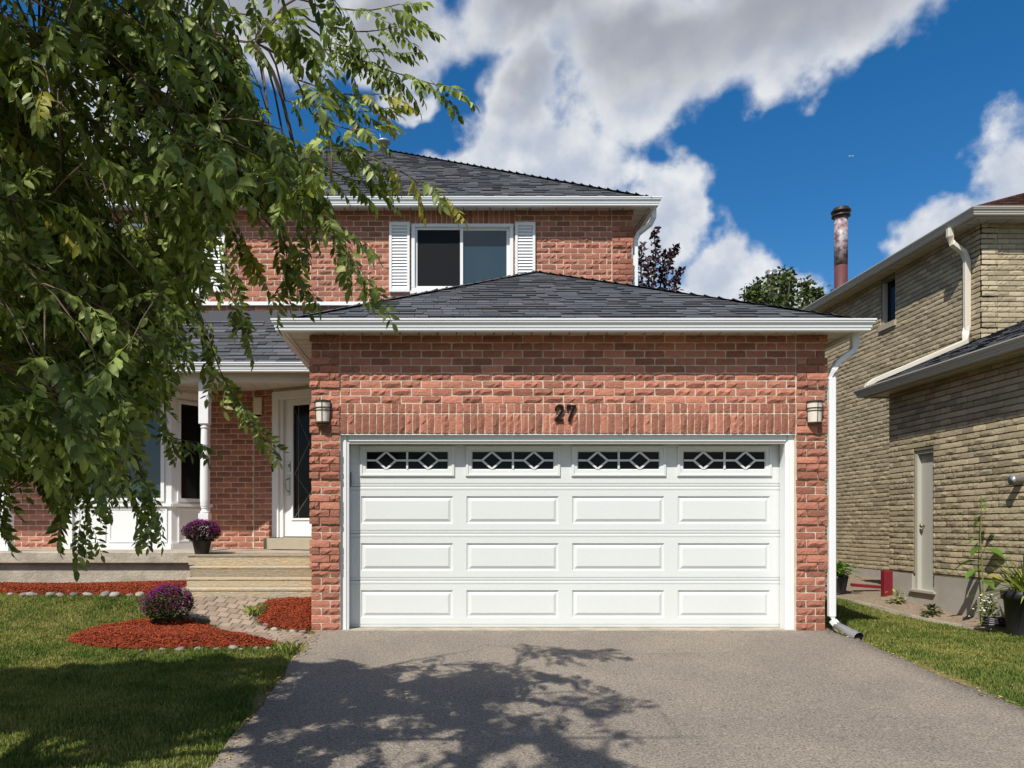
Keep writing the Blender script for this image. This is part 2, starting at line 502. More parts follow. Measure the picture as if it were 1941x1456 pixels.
# ------------------------------------------------------------------ terrain
def sstep(t):
    t = np.clip(t, 0, 1)
    return t * t * (3 - 2 * t)
def g_drive(y):
    return np.where(y < 0, .075 * np.maximum(y, -10.0), 0.0)
def g_left(y):
    return np.where(y < 1.0, .075 * np.maximum(y, -10.0), .075 + .02 * (np.minimum(y, 6) - 1.0)) + .25 * sstep((y + .25) / 1.2)
def g_right(y):
    return np.interp(y, [-60, -10, -2, 0, 1.2, 2.2, 3.6, 8, 20], [-.75, -.75, -.16, -.10, -.20, -.14, -.01, .05, .2])
def ground(x, y):
    x, y = np.asarray(x, float), np.asarray(y, float)
    k1 = sstep((x + 1.50) / .16)
    k2 = sstep((x - 4.22) / .45)
    mid = g_drive(y) - .03
    z = g_left(y) * (1 - k1) + mid * k1
    z = z * (1 - k2) + g_right(y) * k2
    und = .012 * np.sin(x * 1.9 + 1.3 * np.sin(y * 1.1)) + .010 * np.sin(y * 2.3 + x * .8)
    off = (1 - k1) + k2
    return z + und * np.clip(off, 0, 1)
def gz(x, y): return float(ground(x, y))

def grid_ground():
    def axis(fine0, fine1, step, far):
        a = list(np.arange(fine0, fine1 + 1e-6, step))
        w, left, right = step * 2, [], []
        p = fine0
        while p > -far: p -= w; left.append(p); w *= 1.35
        w, p = step * 2, fine1
        while p < far: p += w; right.append(p); w *= 1.35
        return np.array(left[::-1] + a + right)
    xs, ys = axis(-7, 10, .11, 2500), axis(-9, 9, .11, 2500)
    X, Y = np.meshgrid(xs, ys)
    Z = ground(X, Y)
    nx, ny = len(xs), len(ys)
    v = np.stack([X.ravel(), Y.ravel(), Z.ravel()], 1)
    i = np.arange(nx - 1)[None, :] + np.arange(ny - 1)[:, None] * nx
    f = np.stack([i, i + 1, i + 1 + nx, i + nx], -1).reshape(-1, 4)
    me = np_mesh('ground', v, f, np.full(len(f), .5), ['soil_grass'], smooth_=True)
    o = put(bpy.data.objects.new('ground', me), None)
    tag(o, 'green lawn ground around the houses', 'ground', kind='structure')
grid_ground()

# driveway, slightly ragged edges
def driveway():
    ys = np.concatenate([np.arange(-12, -6, .4), np.arange(-6, .281, .1)])
    rows = []
    r = random.Random(3)
    def wob(y, ph): return .025 * math.sin(y * 2.1 + ph) + .016 * math.sin(y * 6.3 + 2 * ph) + r.uniform(-.008, .008)
    for y in ys:
        xl, xr = -1.36 + wob(y, .4), 4.36 + .05 * min(0, y / 4) + wob(y, 1.7)
        if y > -.5: xl = max(xl, -1.36 - .05)
        xs_ = [xl - .012] + list(np.linspace(xl, xr, 24)) + [xr + .02]
        n = len(xs_)
        rows.append([(x, y, float(g_drive(y)) - (.05 if i in (0, n - 1) else 0) + .006 * math.sin(x * 1.7 + y) * (y < -.6)) for i, x in enumerate(xs_)])
    m = MB(); m.rings(rows, closed=False, cap=False)
    m.f = [f[::-1] for f in m.f]
    o = m.build('driveway', 'asphalt', smooth_=True)
    tag(o, 'worn grey asphalt driveway sloping down from the garage', 'driveway', kind='structure')
driveway()
def cracks():
    r = random.Random(17)
    for (x, y, a, L) in ((1.9, -1.1, 8, 1.5), (.4, -.75, -12, 1.1)):
        b = MB(); L_, R_ = [], []
        n = int(L / .05); px, py = x, y
        for k in range(n):
            aa = R(a) + r.gauss(0, .35); px += .05 * math.cos(aa); py += .05 * math.sin(aa)
            w = .0028 * (1 - k / n) + .0008
            z = float(g_drive(py)) + .0085
            L_.append((px - w * math.sin(aa), py + w * math.cos(aa), z)); R_.append((px + w * math.sin(aa), py - w * math.cos(aa), z))
        b.rings([[p, q] for p, q in zip(L_, R_)], closed=False, cap=False)
        b.build('crack', 'black_plastic', bpy.data.objects['driveway'])
cracks()

# ------------------------------------------------------------------ brickwork
CO, MO = .0834, .2235                 # course height, brick module
BL, BH = .2130, .0715
def brick_variant(L, Hb, rough, seed, proud=.0055, vertical=False):
    r = random.Random(seed)
    nx, nz = (2, 5) if vertical else (5, 2)
    v, f = [], []
    idx = {}
    for j in range(nz + 1):
        for i in range(nx + 1):
            edge = i in (0, nx) or j in (0, nz)
            x = -L / 2 + L * i / nx; z = -Hb / 2 + Hb * j / nz
            if edge:
                y = -proud * r.uniform(.55, .8)
                x += r.uniform(-.003, .003); z += r.uniform(-.0025, .0025)
                if (i in (0, nx)) and (j in (0, nz)):
                    x *= .985; z *= .95
            else:
                y = -proud - rough * r.uniform(.15, 1.0)
                x += r.uniform(-.012, .012) if not vertical else r.uniform(-.006, .006)
                z += (r.uniform(-.016, .010) if not vertical else r.uniform(-.012, .012)) * (1 if rough > .004 else .2)
            idx[i, j] = len(v); v.append((x, y, z))
    for j in range(nz):
        for i in range(nx):
            f.append((idx[i, j], idx[i + 1, j], idx[i + 1, j + 1], idx[i, j + 1]))
    loop = [idx[i, 0] for i in range(nx)] + [idx[nx, j] for j in range(nz)] + [idx[i, nz] for i in range(nx, 0, -1)] + [idx[0, j] for j in range(nz, 0, -1)]
    n0 = len(v)
    for k in loop: v.append((v[k][0], .010, v[k][2]))
    n = len(loop)
    for k in range(n):
        f.append((loop[k], n0 + k, n0 + (k + 1) % n, loop[(k + 1) % n]))
    return v, f
VAR = {}
for kind, (L, Hb, vert, cnt) in {'full': (BL, BH, False, 16), 'half': (.1012, BH, False, 8), 'soldier': (.0690, .2130, True, 10), 'rowlock': (.0690, .0960, True, 8)}.items():
    lst = []
    for i in range(cnt):
        rough = (.018 if i % 3 else .002) if kind != 'rowlock' else .002
        vv, ff = brick_variant(L, Hb, rough, 100 + i * 7 + len(kind), vertical=vert)
        lst.append((vv, ff, ((i * 5) % cnt) / max(1, cnt - 1)))
    VAR[kind] = (L, Hb, lst)

class Brickwork:
    """collects the bricks of one house; the 300 that show largest become objects, the rest one mesh"""
    def __init__(s, mat, joint=.0120, relief=1.0): s.items, s.mat, s.joint, s.relief = [], mat, joint, relief
    def brick(s, fr, kind, a, z, w=None, h=None, proud=0.0, wall=None):
        L, Hb, lst = VAR[kind]
        k = rnd.randrange(len(lst))
        w = w or L; h = h or Hb
        p = fr(a, proud, z)
        dx, dy, dz = p[0], p[1] + D, p[2] - H
        dist = math.sqrt(dx * dx + dy * dy + dz * dz)
        n = Vector(fr(0, 1, 0)) - Vector(fr(0, 0, 0))
        facing = max(0, -(n.x * dx + n.y * dy) / dist)
        u, v = F * dx / dy + CX, CY - F * dz / dy
        seen = 1 if (-10 < u < 1950 and -10 < v < 1466) else 0
        s.items.append((w * h * facing / dist ** 2 * seen, kind, k, p, fr.deg, w / L, h / Hb, wall))
    def course(s, fr, a0, a1, z, shift, wall=None, holes=(), proud=0.0, h=BH):
        """stretcher course between a0 and a1 leaving the holes free; z is the middle"""
        free = [(a0, a1)]
        for (h0, h1) in holes:
            nf = []
            for (p, q) in free:
                if h1 <= p or h0 >= q: nf.append((p, q)); continue
                if h0 > p + .02: nf.append((p, h0))
                if h1 < q - .02: nf.append((h1, q))
            free = nf
        for (p, q) in free:
            k = math.floor((p - shift) / MO)
            while True:
                b0, b1 = shift + k * MO, shift + (k + 1) * MO
                if b0 >= q: break
                c0, c1 = max(b0, p), min(b1, q)
                if c1 - c0 > .035:
                    w = c1 - c0 - s.joint
                    kind = 'full' if w > .14 else 'half'
                    s.brick(fr, kind, (c0 + c1) / 2, z, w, h, proud + rnd.uniform(-.002, .003), wall)
                k += 1
    def finish(s, house, joined_name, limit=300):
        s.items.sort(key=lambda t: -t[0])
        meshes = {}
        for kind, (L, Hb, lst) in VAR.items():
            for i, (v, f, t) in enumerate(lst):
                b = MB(); b.add(v, f, t)
                me = b.mesh('brick'); me.materials.append(MATS[s.mat]); meshes[kind, i] = me
        for it in s.items[:limit]:
            _, kind, k, p, deg, sx, sz, wall = it
            o = bpy.data.objects.new('brick', meshes[kind, k])
            put(o, wall, p)
            o.rotation_euler = (0, 0, R(deg)); o.scale = (sx, s.relief, sz)
        rest = MB()
        for it in s.items[limit:]:
            _, kind, k, p, deg, sx, sz, wall = it
            v, f, t = VAR[kind][2][k]
            c, si = math.cos(R(deg)), math.sin(R(deg))
            rest.add([(p[0] + x * sx * c - y * si, p[1] + x * sx * si + y * c, p[2] + z * sz) for (x, y, z) in [(a_, b_ * s.relief, c_) for (a_, b_, c_) in v]], f, rnd.random())
        rest.build(joined_name, s.mat, house, kind='stuff')

# ------------------------------------------------------------------ shingled roof slopes
EXPO = .143
TABW = (.12, .15, .18, .22, .26, .30)
def tab_geo(w, t):
    """one shingle tab: butt edge, exposed face and the darker granule band at its head"""
    y1, yb = EXPO + .022, EXPO * .74
    g = .003
    zb = t + (.001 - t) * yb / y1
    v = [(g, 0, 0), (w - g, 0, 0), (w - g, 0, t), (g, 0, t), (w - g, yb, zb), (g, yb, zb), (w - g, y1, .001), (g, y1, .001), (w - g, y1, -.004), (g, y1, -.004)]
    return v, [(0, 1, 2, 3), (3, 2, 4, 5), (5, 4, 6, 7), (1, 8, 6, 2), (0, 3, 7, 9)]
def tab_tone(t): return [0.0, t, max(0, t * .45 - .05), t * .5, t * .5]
TABS = [(w, t, *tab_geo(w, t)) for w in TABW for t in (.007, .017)]
def slope_shingles(p0, p1, inward, m, run, ha, hb, roof, objs=None, mat='shingle', seed=1, max_obj=300, expo=EXPO):
    """p0-p1: eave line, inward: level unit vector up the slope, m: rise per run, ha/hb: how fast the ends draw in (1 = hip)"""
    r = random.Random(seed)
    p0, p1 = Vector(p0), Vector(p1)
    u = (p1 - p0).normalized(); length = (p1 - p0).length
    k = math.sqrt(1 + m * m)
    s = (Vector(inward) + Vector((0, 0, m))) / k
    n = u.cross(s)
    if n.z < 0: n = -n
    base = Matrix((u, s, n)).transposed()
    # deck
    top_a, top_b = p0 + u * ha * run + s * run * k, p1 - u * hb * run + s * run * k
    dk = MB(); dn = n * -.012
    dk.quad(*(tuple(q + dn) for q in (p0, p1, top_b, top_a)))
    dk.build('roof_deck', mat, roof)
    joined = MB()
    rows = int(run * k / EXPO) + 1
    made = 0
    for i in range(rows):
        sl = i * EXPO
        rr = (sl + EXPO * .5) / k
        if rr > run: break
        a, b = ha * rr, length - hb * rr
        x = a - r.uniform(0, .2)
        while x < b:
            w, t, v, f = r.choice(TABS)
            jj = r.uniform(-.004, .004)
            org = p0 + u * x + s * (sl + jj) + n * .004
            tone = min(1, max(0, r.gauss(.5, .27)))
            if x >= a and x + w <= b and objs is not None and made < max_obj:
                o = bpy.data.objects.new('shingle', objs[w, t])
                put(o, roof, org)
                o.rotation_euler = base.to_euler()
                made += 1
            else:
                x0, x1 = max(x, a), min(x + w, b)
                if x1 - x0 > .02:
                    vv, ff = tab_geo(x1 - x0, t)
                    oo = p0 + u * x0 + s * (sl + jj) + n * .004
                    joined.add([tuple(oo + base @ Vector(q)) for q in vv], ff, tab_tone(tone))
            x += w
    o = joined.build('shingle_courses', mat, roof, kind='stuff')
    return o
def hip_caps(p0, p1, sides, roof, mat='shingle', seed=2, w=.13):
    """bent cap shingles along a hip or ridge; sides: the two level down-slope vectors with their drop"""
    r = random.Random(seed)
    p0, p1 = Vector(p0), Vector(p1)
    L = (p1 - p0).length; t = (p1 - p0) / L
    b = MB()
    k, x = 0, 0
    s1, s2 = Vector(sides[0]) * w, Vector(sides[1]) * w
    while x < L:
        a = p0 + t * x + Vector((0, 0, .0145)); c = p0 + t * min(L, x + .19) + Vector((0, 0, .0125))
        tone = min(1, max(0, r.gauss(.5, .25)))
        b.add([tuple(a + s1), tuple(a), tuple(a + s2), tuple(c + s2), tuple(c), tuple(c + s1), tuple(a + s1 - Vector((0, 0, .004))), tuple(a - Vector((0, 0, .004))), tuple(a + s2 - Vector((0, 0, .004)))],
              [(0, 1, 4, 5), (1, 2, 3, 4), (6, 7, 1, 0), (7, 8, 2, 1)], tone)
        x += .155
    b.build('hip_cap', mat, roof)

SHINGLE_ME = {}
for (w, t, v, f) in TABS:
    b = MB(); b.add(v, f, tab_tone(.25 + .5 * ((w * 37) % 1))); me = b.mesh('shingle'); me.materials.append(MATS['shingle']); SHINGLE_ME[w, t] = me

# gutters: K profile (outwards from the fascia, height)
KPROF = [(0, .012), (.006, 0), (.066, 0), (.072, .010), (.072, .030), (.080, .036), (.084, .058), (.104, .084), (.106, .104), (.114, .106), (.114, .122), (.106, .122), (.104, .108), (0, .108)]
def gutter_run(name, corners, base_off, z0, mat, parent, prof=KPROF):
    """corners: function offset -> list of plan points of the run"""
    rows = [[(p[0], p[1], z0 + z) for p in corners(base_off + o)] for (o, z) in prof]
    cols = list(zip(*rows))
    b = MB(); b.rings([list(c) for c in cols], closed=True, cap=True)
    return b.build(name, mat, parent)

# ================================================================== the red brick house
HX0, HX1 = -9.6, 2.977                # upper storey
GX0, GX1 = -1.442, 4.256              # garage
OX0, OX1, OZ = -1.105, 3.913, 2.169   # garage door opening
WY = 3.4                              # plane of the main front wall
FLOOR = .81
house = thing('brick_house', 'two storey red brick house with grey shingle roofs and white double garage door', 'house', (1.4, 0, 0))
bw = Brickwork('red_brick')

# ---- garage front wall
b = MB()
b.box(GX0 + .022, OX0, .0, .22, -.15, OZ)
b.box(OX1, GX1 - .022, .0, .22, -.15, OZ)
b.box(GX0 + .022, GX1 - .022, .0, .22, OZ, 3.30)
garage_wall = b.build('garage_wall', 'mortar', house)
b = MB()
b.box(GX0 + .03, GX0 + .2, .22, WY, -.2, 3.30)
b.build('garage_side_wall', 'red_brick_side', house)
b = MB()
b.box(GX1 - .2, GX1 - .03, .22, WY + .6, -.3, 3.30)
b.build('garage_side_wall', 'red_brick_side', house)
fg = frame((0, 0, 0), 0)
for i in range(-1, 39):
    z = i * CO + CO / 2
    proud = .020 if (i >= 8 and (i - 8) % 6 < 4) else 0.0
    sh_ = 0 if proud else .018
    for side in (0, 1):
        x0, x1 = (GX0 - .004 + sh_, OX0) if side == 0 else (OX1, GX1 + .004 - sh_)
        w = x1 - x0
        half = .112
        order = (w - half, half) if (i + side) % 2 else (half, w - half)
        x = x0
        for q in order:
            bw.brick(fg, 'full' if q > .15 else 'half', x + q / 2, z, q - .012, BH + rnd.uniform(-.002, .002), proud + rnd.uniform(0, .003), garage_wall)
            x += q
    if i >= 30:
        bw.course(fg, OX0, OX1, z, OX0 + (.112 if i % 2 else 0), garage_wall)
n = 63
for k in range(n):
    x = OX0 + (OX1 - OX0) * (k + .5) / n
    bw.brick(fg, 'soldier', x, OZ + .111, .0695, .213, .002 + rnd.uniform(-.001, .003), garage_wall)
    bw.brick(fg, 'rowlock', x + rnd.uniform(-.003, .003), OZ + .280, .0690, .098, .002 + rnd.uniform(-.001, .002), garage_wall)
b = MB(); b.box(OX0 - .02, OX1 + .02, .004, .16, OZ - .014, OZ - .002); b.build('steel_lintel', 'white_paint', garage_wall)

# ---- main front wall, upper storey and porch
b = MB()
b.box(HX0, HX1 - .018, WY, WY + .2, 3.25, 4.77)
wins = ((-.449, 1.125), (-5.18, -3.605))
xs_ = [HX0, -5.18, -3.605, -.449, 1.125, HX1 - .018]
for (a, c) in ((HX0, -5.18), (-3.605, -.449), (1.125, HX1 - .018)):
    b.box(a, c, WY, WY + .2, 4.77, 5.83)
b.box(HX0, HX1 - .018, WY, WY + .2, 5.83, 6.10)
main_wall = b.build('main_wall', 'mortar', house)
b = MB()
b.box(HX0, -5.43, WY, WY + .2, .2, 3.25)
b.build('porch_wall', 'mortar', house)
b = MB()
b.box(-3.6, -2.888, WY, WY + .2, .2, 3.25)
porch_wall = b.build('porch_wall', 'mortar', house)
b = MB()
b.box(HX1 - .2, HX1 - .03, WY + .2, 12.0, 0, 6.05)
b.box(HX0 + .03, HX0 + .2, WY + .2, 12.0, 0, 6.05)
b.box(HX0 + .03, HX1 - .03, 11.8, 12.0, 0, 6.05)
b.build('side_wall', 'red_brick_side', house)
fm = frame((0, WY, 0), 0)
zt = 4.622
for i in range(17):
    z = zt + i * CO + CO / 2
    holes = []
    if z < 5.83: holes += [(-.449, 1.125), (-5.18, -3.605)]
    else: holes += [(-.47, 1.15), (-5.2, -3.58)]
    q = HX1 - .33
    bw.course(fm, HX0, q, z, (.112 if i % 2 else 0), main_wall, holes)
    pr = .020 if i % 6 in (0, 1, 4, 5) else 0
    bw.course(fm, q, HX1 + (.004 if pr else -.012), z, q + (.112 if i % 2 else 0), main_wall, (), pr)
for (a, c) in ((-.47, 1.15), (-5.2, -3.58)):
    k = int((c - a) / .0795)
    for j in range(k):
        bw.brick(fm, 'soldier', a + (c - a) * (j + .5) / k, 5.935, .0695, .200, .002, main_wall)
bw.course(fm, HX0, HX1, 4.52, .05, main_wall)
for i in range(-1, 29):
    z = FLOOR + .02 + i * CO + CO / 2
    sft = .112 if i % 2 else 0
    bw.course(fm, HX0, -5.45, z, sft, porch_wall)
    bw.course(fm, -3.58, -2.892, z, sft, porch_wall)
# angled wall at the front door
EN = frame((-2.888, WY, 0), -25)
b = MB(); b.fbox(EN, 0, .38, -.15, 0, .2, 3.25); b.fbox(EN, 1.5, 1.62, -.15, 0, .2, 3.25); b.fbox(EN, .38, 1.5, -.15, 0, 3.10, 3.25)
entry_wall = b.build('entry_wall', 'mortar', house)
for i in range(-1, 29):
    z = FLOOR + .02 + i * CO + CO / 2
    bw.course(EN, .012, .375, z, .112 if i % 2 else 0, entry_wall)
b = MB(); b.tube([(-2.884, WY - .012, FLOOR), (-2.884, WY - .012, 3.24)], .008, 5); b.build('corner_caulking', 'mortar', house)
bw.finish(house, 'brickwork')

b = MB(); b.box(HX0, HX1 - .04, WY - .055, WY + .02, 4.557, 4.612); b.build('ledge', 'white_aluminium', main_wall)
b = MB(); b.box(HX0, 1.2, WY - .02, WY + .01, 4.29, 4.478); b.build('flashing', 'charcoal', main_wall)

# ---- soffits, fascias, gutters
def ring(fn, name, o0, o1, z, th, step, parent, mat):
    """soffit of separate boards along each run of corners(offset)"""
    b = MB()
    A, B_ = fn(o0), fn(o1)
    for k in range(len(A) - 1):
        a0, a1, b0, b1 = Vector(A[k]), Vector(A[k + 1]), Vector(B_[k]), Vector(B_[k + 1])
        L = (b1 - b0).length
        nn = max(1, int(L / step))
        for j in range(nn):
            t0, t1 = (j + .035) / nn, (j + .965) / nn
            # boards run square to the wall
            q = [b0.lerp(b1, t0), b0.lerp(b1, t1)]
            e = (a1 - a0).normalized(); le = (a1 - a0).length
            pts = []
            for qq in q:
                s_ = max(0, min(le, (qq - a0).dot(e)))
                pts.append(a0 + e * s_)
            v = [(*q[0], z), (*q[1], z), (*pts[1], z), (*pts[0], z)]
            b.add(v + [(x, y, zz + th) for (x, y, zz) in v], [(0, 3, 2, 1), (0, 1, 5, 4), (1, 2, 6, 5), (2, 3, 7, 6), (3, 0, 4, 7), (4, 5, 6, 7)])
    return b.build(name, mat, parent)
def garage_c(o): return [(GX0 - o, 1.95), (GX0 - o, -o), (GX1 + o, -o), (GX1 + o, 4.0)]
def upper_c(o): return [(HX0 - o, 12.0 + o), (HX0 - o, WY - o), (HX1 + o, WY - o), (HX1 + o, 12.0 + o)]
PE = 2.14
def porch_c(o): return [(HX0 - .3, PE - o), (-1.70, PE - o)]
def fascia(fn, o0, o1, z0, z1, name, parent, mat='white_aluminium'):
    rows = [[(p[0], p[1], z) for p in fn(o)] for (o, z) in ((o0, z0), (o1, z0), (o1, z1), (o0, z1))]
    b = MB(); b.rings([list(c) for c in zip(*rows)]); return b.build(name, mat, parent)
ring(garage_c, 'soffit', .0, .232, 3.253, .012, .203, house, 'soffit_beige')
ring(upper_c, 'soffit', .0, .232, 6.030, .012, .203, house, 'soffit_beige')
fascia(garage_c, .218, .240, 3.236, 3.338, 'fascia', house)
fascia(upper_c, .218, .240, 6.010, 6.100, 'fascia', house)
fascia(porch_c, .218, .240, 3.230, 3.338, 'fascia', house)
gutter_run('gutter', garage_c, .240, 3.222, 'white_aluminium', house)
gutter_run('gutter', upper_c, .240, 5.982, 'white_aluminium', house)
gutter_run('gutter', porch_c, .240, 3.224, 'white_aluminium', house)

# ---- roofs
GM = .50
ge = .275
zg = 3.342
x0, x1 = GX0 - ge, GX1 + ge
half = (x1 - x0) / 2
b = MB(); b.box(x0 + .4, x1 - .4, .3, 3.3, 3.30, 3.32); garage_roof = b.build('garage_roof', 'charcoal', house)
slope_shingles((x0, -ge, zg), (x1, -ge, zg), (0, 1, 0), GM, half, 1, 1, garage_roof, SHINGLE_ME, seed=5)
slope_shingles((x1, -ge, zg), (x1, WY, zg), (-1, 0, 0), GM, half, 1, 0, garage_roof, seed=6)
slope_shingles((x0, WY, zg), (x0, -ge, zg), (1, 0, 0), GM, half, 0, 1, garage_roof, seed=7)
ap = (x0 + half, -ge + half, zg + GM * half)
hip_caps((x0, -ge, zg), ap, (Vector((.7, -.7, 0)) * .9 + Vector((0, 0, -.14)), Vector((-.7, .7, 0)) * .9 + Vector((0, 0, -.14))), garage_roof)
hip_caps((x1, -ge, zg), ap, (Vector((-.7, -.7, 0)) * .9 + Vector((0, 0, -.14)), Vector((.7, .7, 0)) * .9 + Vector((0, 0, -.14))), garage_roof)
hip_caps(ap, (ap[0], WY - .02, ap[2]), (Vector((-1, 0, -.5)) * .9, Vector((1, 0, -.5)) * .9), garage_roof)

UM = .66
zu = 6.104
ux0, ux1, uy = HX0 - ge, HX1 + ge, WY - ge
run = 4.28
b = MB(); b.box(ux0 + 1, ux1 - 1, uy + 1, uy + 7, 6.11, 6.13); upper_roof = b.build('upper_roof', 'charcoal', house)
slope_shingles((ux0, uy, zu), (ux1, uy, zu), (0, 1, 0), UM, run, 1, 1, upper_roof, seed=8)
slope_shingles((ux1, uy, zu), (ux1, uy + 2 * run, zu), (-1, 0, 0), UM, run, 1, 1, upper_roof, seed=9)
rb = MB()
rb.quad((ux0, uy + 2 * run, zu), (ux0, uy, zu), (ux0 + run, uy + run, zu + UM * run), (ux0 + run, uy + run, zu + UM * run))
rb.quad((ux1, uy + 2 * run, zu), (ux0, uy + 2 * run, zu), (ux0 + run, uy + run, zu + UM * run), (ux1 - run, uy + run, zu + UM * run))
rb.build('roof_deck', 'shingle', upper_roof)
hip_caps((ux1, uy, zu), (ux1 - run, uy + run, zu + UM * run), (Vector((-.7, -.7, 0)) + Vector((0, 0, -.2)), Vector((.7, .7, 0)) + Vector((0, 0, -.2))), upper_roof)
hip_caps((ux0, uy, zu), (ux0 + run, uy + run, zu + UM * run), (Vector((.7, -.7, 0)) + Vector((0, 0, -.2)), Vector((-.7, .7, 0)) + Vector((0, 0, -.2))), upper_roof)
hip_caps((ux1 - run, uy + run, zu + UM * run), (ux0 + run, uy + run, zu + UM * run), (Vector((0, -1, -.6)), Vector((0, 1, -.6))), upper_roof)
# mushroom vent near the ridge
b = MB()
c = (-1.17, 7.28, 8.62)
b.lathe(c, [(.085, 0), (.085, .40), (.14, .405), (.145, .43), (.10, .47), (.03, .49)], 14)
b.tube([(c[0] - .05, c[1], c[2] + .45), (c[0] - .075, c[1], c[2] + .60)], .008, 4)
b.build('roof_vent', 'galvanised', upper_roof, True)

PM = .64
b = MB(); b.box(HX0 - .3, -1.6, 2.3, WY, 3.30, 3.32); porch_roof = b.build('porch_roof', 'charcoal', house)
slope_shingles((HX0 - .3, 1.875, 3.342), (-.2, 1.875, 3.342), (0, 1, 0), PM, 1.52, 0, 0, porch_roof, seed=12)

# ---- porch: ceiling boards, beam, slab, foundation, columns
b = MB()
x = HX0 - .3
while x < GX0 - .2:
    for (y0, y1) in ((1.915, 1.995), (2.145, 2.75), (2.756, 3.39)):
        b.box(x + .004, min(x + .199, GX0), y0, y1, 3.246, 3.258)
    x += .203
b.build('porch_ceiling', 'soffit_beige', house)
b = MB(); b.box(HX0 - .1, GX0, 2.0, 2.14, 3.125, 3.243); b.build('porch_beam', 'soffit_beige', house)
b = MB(); b.bbox(HX0 - .3, -3.255, 1.75, WY + .01, .655, FLOOR, .012); b.box(-3.255, GX0 + .02, 1.76, WY + .01, .655, FLOOR - .012)
b.build('porch_slab', 'concrete', house)
b = MB(); b.box(HX0 - .25, GX0 + .02, 1.83, 2.1, -.2, .653); b.build('porch_foundation', 'concrete', house)
def column(x):
    b = MB()
    y = 2.07
    b.bbox(x - .076, x + .076, y - .076, y + .076, FLOOR, FLOOR + .10, .006)
    b.bbox(x - .070, x + .070, y - .070, y + .070, FLOOR + .10, 1.325, .006)
    pr = [(.055, 1.325), (.066, 1.335), (.066, 1.352), (.048, 1.362), (.042, 1.385), (.052, 1.40), (.052, 1.412), (.058, 1.43), (.064, 1.50), (.064, 1.75), (.058, 2.15), (.050, 2.45), (.046, 2.49), (.058, 2.50), (.060, 2.515), (.046, 2.53), (.046, 2.55)]
    b.lathe((x, y, 0), pr, 20)
    b.bbox(x - .068, x + .068, y - .068, y + .068, 2.55, 3.124, .006)
    o = b.build('column', 'white_paint', house)
    for p in o.data.polygons:
        p.use_smooth = False
    return o
column(-3.235); column(-5.965)

# ---- bay window under the porch roof
BY = 2.9
bay = MB()
fb = frame((-5.43, BY, 0), 0)
fs = frame((-3.985, BY, 0), math.degrees(math.atan2(.5, .43)))
LS = math.hypot(.43, .5)
fl = frame((-5.86, WY, 0), -math.degrees(math.atan2(.5, .43)))
for (fr, L) in ((fb, 1.445), (fs, LS), (fl, LS)):
    bay.fbox(fr, 0, L, -.06, 0, FLOOR, 3.246)
bay_o = bay.build('bay_window', 'white_paint', house)
def panel_on(fr, a0, a1, z0, z1, parent, name='panel', mat='white_paint', out=.018):
    b = MB()
    def rect(i, n): return [fr(a0 + i, n, z0 + i), fr(a1 - i, n, z0 + i), fr(a1 - i, n, z1 - i), fr(a0 + i, n, z1 - i)]
    b.rings([rect(0, 0.0015), rect(.006, out), rect(.030, out), rect(.040, out * .35), rect(.048, out * .35)], cap=False)
    b.add(rect(.048, out * .35), [(0, 1, 2, 3)])
    return b.build(name, mat, parent)
def sash(fr, a0, a1, z0, z1, parent, glass='glass_window', w=.05):
    b = MB()
    for (p, q, r, s_) in ((a0, a1, z1 - w, z1), (a0, a1, z0, z0 + w), (a0, a0 + w, z0 + w, z1 - w), (a1 - w, a1, z0 + w, z1 - w)):
        b.fbox(fr, p, q, 0.001, .03, r, s_)
    b.build('frame', 'white_paint', parent)
    b = MB(); b.fbox(fr, a0 + w, a1 - w, .002, .010, z0 + w, z1 - w); b.build('pane', glass, parent)
sash(fb, .10, 1.345, 1.52, 3.03, bay_o)
sash(fs, .09, LS - .13, 1.52, 3.03, bay_o, glass='glass_dark')
sash(fl, .13, LS - .09, 1.52, 3.03, bay_o, glass='glass_dark')
for (fr, L) in ((fb, 1.445), (fs, LS), (fl, LS)):
    b = MB()
    b.fbox(fr, -.01, L + .01, .002, .045, 1.445, 1.49)
    b.build('sill', 'white_paint', bay_o)
    b = MB(); b.fbox(fr, -.005, L + .005, .002, .03, FLOOR, FLOOR + .09); b.build('base_board', 'white_paint', bay_o)
    b = MB(); b.fbox(fr, -.005, L + .005, .002, .03, 3.06, 3.16); b.build('head_board', 'white_paint', bay_o)
for k in range(3):
    panel_on(fb, .06 + k * .455, .06 + k * .455 + .42, FLOOR + .10, 1.43, bay_o)
panel_on(fs, .10, LS - .10, FLOOR + .10, 1.43, bay_o)

# ---- front door
b = MB()
for (a0, a1, z0, z1, n1) in ((.385, .50, .985, 3.19, .05), (1.46, 1.56, .985, 3.19, .05), (.50, 1.46, 3.075, 3.19, .05), (.50, .56, .985, 3.075, .015), (1.42, 1.46, .985, 3.075, .015)):
    b.fbox(EN, a0, a1, -.10, n1, z0, z1)
door = b.build('front_door', 'white_paint', house)
b = MB()
for (a0, a1, z0, z1) in ((.562, .715, 1.0, 3.07), (1.265, 1.418, 1.0, 3.07), (.715, 1.265, 1.0, 1.27), (.715, 1.265, 2.98, 3.07)):
    b.fbox(EN, a0, a1, -.08, -.035, z0, z1)
for (a0, a1, z0, z1) in ((.690, .720, 1.245, 3.005), (1.260, 1.29, 1.245, 3.005), (.72, 1.26, 1.245, 1.275), (.72, 1.26, 2.975, 3.005)):
    b.fbox(EN, a0, a1, -.034, -.018, z0, z1)
b.build('leaf', 'white_paint', door)
b = MB(); b.fbox(EN, .715, 1.265, -.062, -.055, 1.27, 2.98); b.build('pane', 'glass_dark', door)
b = MB()
